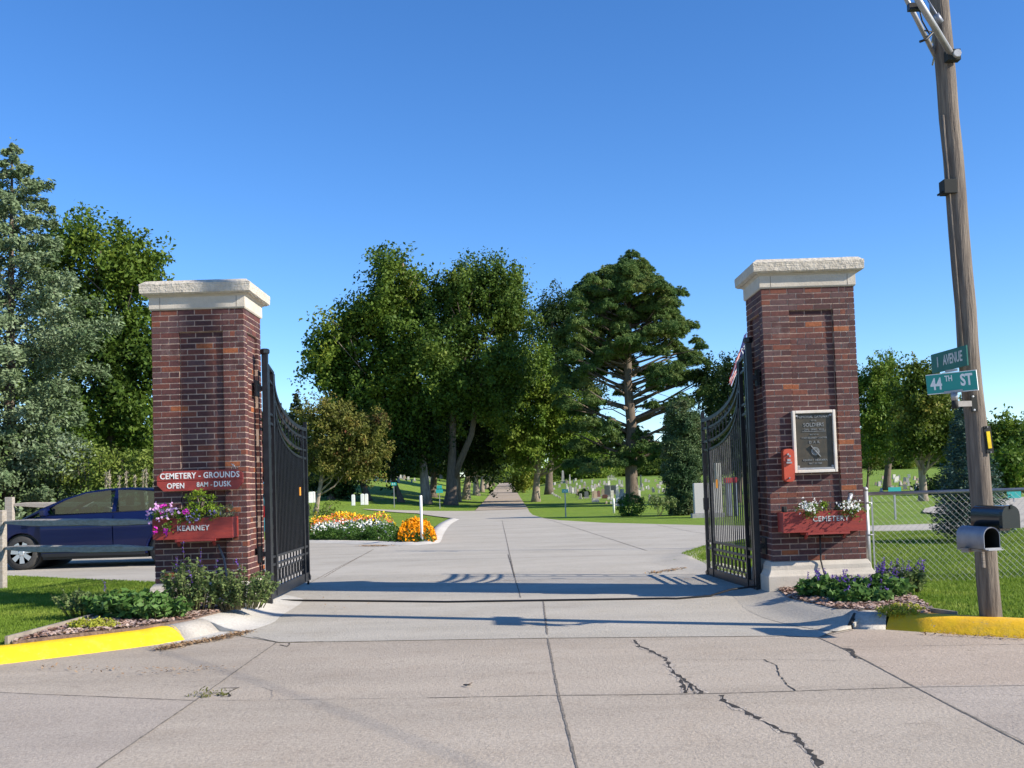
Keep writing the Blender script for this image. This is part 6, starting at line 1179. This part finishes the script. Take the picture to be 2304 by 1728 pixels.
avenue(1072, 1115, 58, 240, 'avenue tree on the left, third behind the elm', 3, LD, r0=.34); avenue(1084, 1107, 50, 210, 'avenue tree on the left, fourth behind the elm', 4, LD); avenue(1094, 1101, 42, 175, 'avenue tree on the left, fifth behind the elm', 5, LL); avenue(1102, 1097, 34, 140, 'avenue tree on the left, the farthest but one', 6, LL); avenue(1110, 1093, 28, 110, 'farthest avenue tree on the left', 7, LL)
avenue(1176, 1099, 34, 150, 'avenue tree on the right, beyond the yellow green one', 8, LL); avenue(1163, 1094, 28, 120, 'avenue tree on the right, far down the gravel', 9, LD); avenue(1154, 1091, 24, 95, 'farthest avenue tree on the right', 10, LD)
yt = base(1178, 1108); tree('yellow_green_tree', yt, [B(1178, 1060, 24, 22, yt.y), B(1168, 1082, 16, 14, yt.y), B(1188, 1080, 16, 14, yt.y)], .28, 'small yellow green tree at the right edge of the avenue', 'tree', leafmat('yellow green', [(.08, .12, .015), (.16, .19, .02), (.26, .26, .03)], .3, .6), .6, 36, 1.0, .15)
# big pine
pp = base(1423, 1131); D = pp.y
PB0 = [(1415, 612, 22, 18), (1370, 632, 20, 14), (1400, 628, 26, 16), (1442, 625, 20, 14), (1325, 640, 22, 14), (1360, 655, 26, 14), (1410, 665, 30, 15), (1455, 655, 22, 14), (1490, 660, 14, 12), (1310, 690, 22, 14), (1345, 700, 26, 14), (1395, 705, 30, 14), (1445, 695, 26, 14), (1500, 695, 22, 14), (1300, 725, 18, 12), (1335, 745, 26, 14), (1385, 750, 28, 14), (1440, 740, 26, 14), (1490, 735, 26, 14), (1520, 725, 14, 10),
      (1285, 775, 20, 14), (1330, 790, 26, 14), (1420, 790, 30, 14), (1470, 785, 26, 13), (1525, 775, 22, 12), (1555, 785, 14, 11), (1275, 820, 22, 18), (1320, 835, 22, 13), (1370, 825, 24, 12), (1440, 830, 26, 12), (1490, 825, 28, 14), (1540, 815, 24, 13), (1290, 865, 24, 16), (1330, 880, 20, 12), (1400, 872, 14, 8), (1480, 865, 22, 11), (1520, 860, 26, 13), (1560, 860, 22, 14), (1545, 895, 26, 16), (1580, 885, 16, 14),
      (1290, 910, 26, 18), (1325, 935, 22, 16), (1500, 915, 22, 13), (1310, 980, 28, 20), (1345, 975, 28, 18), (1385, 985, 26, 20), (1430, 985, 26, 20), (1460, 990, 18, 16), (1360, 1020, 32, 16), (1410, 1025, 30, 18), (1445, 1010, 22, 14), (1520, 950, 26, 18), (1545, 985, 18, 22), (1330, 1040, 24, 16), (1500, 990, 18, 12), (1310, 1050, 18, 14)]
_ev = [600, 650, 720, 800, 860, 905]; _el = [1388, 1312, 1292, 1272, 1276, 1284]; _er = [1440, 1500, 1528, 1562, 1588, 1592]
PB0 += [(1415+random.uniform(-14, 14), v_, 20, 12) for v_ in range(640, 850, 22)]
for _i in range(70):
    v_ = random.uniform(600, 895); u_ = random.uniform(np.interp(v_, _ev, _el)+12, np.interp(v_, _ev, _er)-12)
    if v_ > 840 and 1345 < u_ < 1470: continue
    PB0.append((u_, v_, random.uniform(14, 22), random.uniform(10, 15)))
PB = [(u+(u-1415)*.03, v, ru*1.12, rv*1.55) for u, v, ru, rv in PB0]
t = thing('ponderosa_pine', pp, 'big pine with puffy needle clusters and bare lower limbs', 'tree'); mb = MB()
tr = [pp-Vector((0, 0, .1)), pp+Vector((0, 0, .5)), onY(1420, 1060, D), onY(1421, 960, D), onY(1412, 860, D), onY(1414, 760, D), onY(1416, 660, D), onY(1415, 590, D)]; mb.tube(tr, [.60, .46, .42, .36, .30, .22, .12, .04], 12)
Cs = []; Ds = []
for (u, v, ru, rv) in PB:
    dy = random.uniform(-2.6, 2.6)*(1 if rv > 10 else .5)*min(1, max(.25, (1100-v)/200)); c, r_ = B(u, v, ru, rv, D, dy); 
    vv = v+abs(u-1416)*.30+14; vv = min(vv, 1035); att = None
    for a, b in zip(tr[1:-1], tr[2:]):
        za = onY(1416, vv, D).z
        if a.z <= za <= b.z: att = a.lerp(b, (za-a.z)/(b.z-a.z+1e-6))
    att = att or tr[3]; L_ = (c-att).length; thk = .05+.009*L_+(.05 if v > 860 else 0); m1 = att.lerp(c, .5)+Vector((0, 0, random.uniform(-.08, .05)*L_)); mb.tube([att, m1, c], [thk, thk*.7, .03], 6)
    # extra puffs in depth so the crown is round
    for q in range(3 if v > 700 else 4):
        off = Vector((random.gauss(0, ru*D/F*.55), random.uniform(-2.2, 2.2) if q else 0, random.gauss(0, rv*D/F*.5))) ; cc = c+off; 
        if q: mb.tube([m1, cc], [thk*.4, .02], 4)
        nt_ = int(75*(r_[0]/.7)); 
        d = unit(nt_); d[:, 2] = np.abs(d[:, 2])*.8+d[:, 2]*.2; tips = np.array(cc)+d*np.array([r_[0], r_[0]*.8, r_[2]])*(.35+.65*RNG.random(nt_))[:, None]*.85
        k = 26; idx = np.repeat(np.arange(nt_), k); dd = unit(len(idx))*.8+d[idx]*.9+np.array([0, 0, .25]); dd /= np.linalg.norm(dd, axis=1, keepdims=True); Cs.append(tips[idx]+dd*.13); Ds.append(dd)
for _ in range(26):
    f = random.uniform(2.2, 4.6); i = int(f); a = tr[i].lerp(tr[i+1], f-i); an = random.uniform(0, 6.28); e = a+Vector((math.cos(an)*random.uniform(1, 3.4), math.sin(an)*random.uniform(1, 3), random.uniform(-.5, 1.0))); mb.tube([a, a.lerp(e, .5)+Vector((0, 0, .3)), e], [.05, .035, .012], 5)
mb.build('trunk', 'bark', t); C = np.concatenate(Cs); DD = np.concatenate(Ds); fast('crown', leaf_quads(C, .24, .15, None, .4, .3, DD), quads(len(C)), LP, t)
# columnar juniper, round bush, small shrub
pj = base(1540, 1157); zt_ = onY(1540, 905, pj.y).z; hj = zt_-pj.z; wj = 37*pj.y/F
tree('columnar_juniper', pj, [(pj+Vector((random.uniform(-.12, .12), 0, hj*f)), (wj*w_, wj*w_, hj*.12)) for f, w_ in ((.05, .8), (.12, .95), (.22, 1.0), (.34, 1.05), (.46, 1.05), (.58, 1.0), (.70, .98), (.80, .9), (.9, .7))], .10, 'tall columnar juniper beside the granite slab', 'tree', LJ, 9, 44, .20, .14, shell=.88, spray=0, aspect=.4, top=pj+Vector((0, 0, hj*.9)))
pr_ = base(1420, 1160); kk = pr_.y/F; bush('round_arborvitae', [(pr_+Vector((0, 0, 23*kk)), (29*kk, 27*kk, 27*kk))], .08, 'round bright green bush in front of the pine trunk', 'shrub', leafmat('arborvitae', [(.02, .06, .012), (.05, .13, .018), (.10, .21, .03)], .25, 3), 60, 20, .12, pr_, shell=.85, aspect=.4)
pr_ = base(1483, 1161); kk = pr_.y/F; bush('small_leafy_shrub', [(pr_+Vector((-.1, 0, 34*kk)), (22*kk, 18*kk, 12*kk)), (pr_+Vector((.4, .1, 30*kk)), (15*kk, 14*kk, 12*kk))], .09, 'small vase shaped shrub on bare stems right of the round bush', 'shrub', SAL2, 28, 18, .16, pr_, shell=.5)
for u, v, ru, rv, hgt, lab in ((1614, 1125, 32, 50, 0, 'dark small leafed tree behind the right gate'), (1660, 1130, 50, 60, 0, 'dark tree hidden behind the right pillar')):
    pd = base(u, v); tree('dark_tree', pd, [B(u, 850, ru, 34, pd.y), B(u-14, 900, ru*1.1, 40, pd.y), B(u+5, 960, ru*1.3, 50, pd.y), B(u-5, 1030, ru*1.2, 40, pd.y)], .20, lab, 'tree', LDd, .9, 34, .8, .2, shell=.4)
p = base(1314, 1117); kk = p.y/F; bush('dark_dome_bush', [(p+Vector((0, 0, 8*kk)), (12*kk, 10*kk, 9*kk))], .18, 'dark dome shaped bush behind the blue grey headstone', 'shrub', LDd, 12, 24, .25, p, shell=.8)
# right side beyond the fence
tree('maple', base(1996, 1102), [B(1988, 838, 26, 26, 78), B(1958, 880, 36, 36, 78), B(2000, 880, 40, 40, 78), B(1960, 940, 50, 45, 78), B(2015, 935, 42, 45, 78), B(1985, 1000, 46, 34, 78), B(2030, 990, 30, 36, 78)], .26, 'green maple behind the fence just right of the pillar', 'tree', LL, .6, 40, .95, .30, shell=.45)
tree('maple', base(2077, 1126), [B(2066, 860, 28, 26, 52), B(2048, 905, 36, 34, 52), B(2100, 905, 40, 34, 52), B(2065, 960, 48, 38, 52), B(2120, 960, 46, 40, 52), B(2150, 990, 26, 30, 52), B(2100, 1005, 44, 24, 52), B(2040, 990, 30, 28, 52)], .19, 'sunlit yellow green maple left of the utility pole', 'tree', leafmat('maple turning', [(.035, .065, .010), (.075, .12, .015), (.14, .17, .025), (.30, .22, .04)], .3, .45), .95, 38, .7, .20, 'palebark', shell=.45)
pl_ = base(1951, 1100); kk = pl_.y/F; tree('pear_tree', pl_, [B(1960, 960, 16, 22, pl_.y), B(1958, 1000, 26, 30, pl_.y), B(1965, 1040, 26, 26, pl_.y)], .18, 'small oval pale green tree touching the right pillar edge', 'tree', leafmat('olive leaves', [(.05, .09, .015), (.10, .14, .025), (.16, .19, .04)], .3, 1), 1.2, 34, .6, .10, shell=.5)
pd = base(2110, 1112); kk = pd.y/F; bush('dark_cedar', [(pd+Vector((0, 0, 22*kk)), (38*kk, 30*kk, 26*kk)), (pd+Vector((25*kk, 0, 30*kk)), (25*kk, 20*kk, 28*kk))], .2, 'black green evergreen mass behind the sunlit maple trunk', 'shrub', LDd, 3, 30, .6, pd, shell=.6)
pq = onG(*V('B5', 1045, 1600)); conifer('young_blue_spruce', pq, 2.75, lambda f: .74*(1-f)**.75+.05, 'young blue spruce growing behind the utility pole', 'tree', LB, 300, .07, 150, .42, .06, .05, .35, start=.05, aspect=.3)
for i, (u, v, rr, hp, lab, m_) in enumerate(((2250, 1100, 34, 120, 'distant dark tree just right of the utility pole', LD), (2296, 1100, 34, 130, 'distant tree at the right edge of the lawn', LL), (2275, 1108, 26, 70, 'low distant tree between the two at the right edge', LL), (2340, 1100, 34, 120, 'distant tree beyond the right edge', LD))):
    pd = base(u, v); D_ = pd.y; tree('distant_tree', pd, [B(u, v-hp+rr*.6, rr*.7, rr*.6, D_), B(u-rr*.4, v-hp*.6, rr*.8, rr*.7, D_), B(u+rr*.4, v-hp*.5, rr*.8, rr*.7, D_), B(u, v-hp*.25, rr, rr*.5, D_)], .3, lab, 'tree', m_, .35, 36, 1.2, .25, group='distant trees beyond the fence', shell=.45)
# far tree line on the horizon: a few built trees, then copies
far = []
for i, m_ in enumerate((LD, LDd, LL)):
    bz = Vector((-60+i*14, 190+i*6, float(G(-60+i*14, 190+i*6)))); H_ = (11, 13, 9.5)[i]
    far.append(tree('horizon_tree', bz, [(bz+Vector((random.uniform(-2.5, 2.5), random.uniform(-2, 2), H_*f)), (w_, w_, H_*.18)) for f, w_ in ((.16, 4.4), (.3, 4.8), (.45, 5.2), (.6, 4.8), (.75, 3.8), (.88, 2.2))], .55, ['tree on the left horizon with a rounded crown', 'dark tree on the left horizon', 'light green tree on the left horizon'][i], 'tree', m_, .30, 36, 1.7, .35, group='trees along the horizon', shell=.45, spray=0))
hx = 0
for i in range(46):
    x = -105+i*4.6+random.uniform(-1.5, 1.5); y = random.uniform(170, 235)
    xr = -.7-(y-290)*0
    if -9.5 < x < 5.5: y = random.uniform(300, 330)
    if x > 5 and x < 60: y = random.uniform(185, 240)
    z = float(G(x, y)); side = 'left horizon' if x < -6 else ('end of the avenue' if x < 5 else 'right horizon')
    dup(far[i % 3], (x, y, z), 'tree in the far tree line on the '+side if side != 'end of the avenue' else 'tree closing the view at the end of the avenue', random.uniform(0, 6), random.uniform(.55, 1.0)*(1 if x < 40 else .9))
for i in range(40):
    x = -120+i*6.4+random.uniform(-2, 2); y = random.uniform(215, 245) if not -10 < x < 6 else random.uniform(330, 350); side = 'left horizon' if x < -6 else ('end of the avenue' if x < 5 else 'right horizon'); sc_ = random.uniform(.5, .75)
    dup(far[i % 3], (x, y, float(G(x, y))-1.2), 'low bushy tree in the far tree line on the '+side if side != 'end of the avenue' else 'low bushy tree at the very end of the avenue', random.uniform(0, 6), (sc_*1.3, sc_*1.3, sc_*.7))
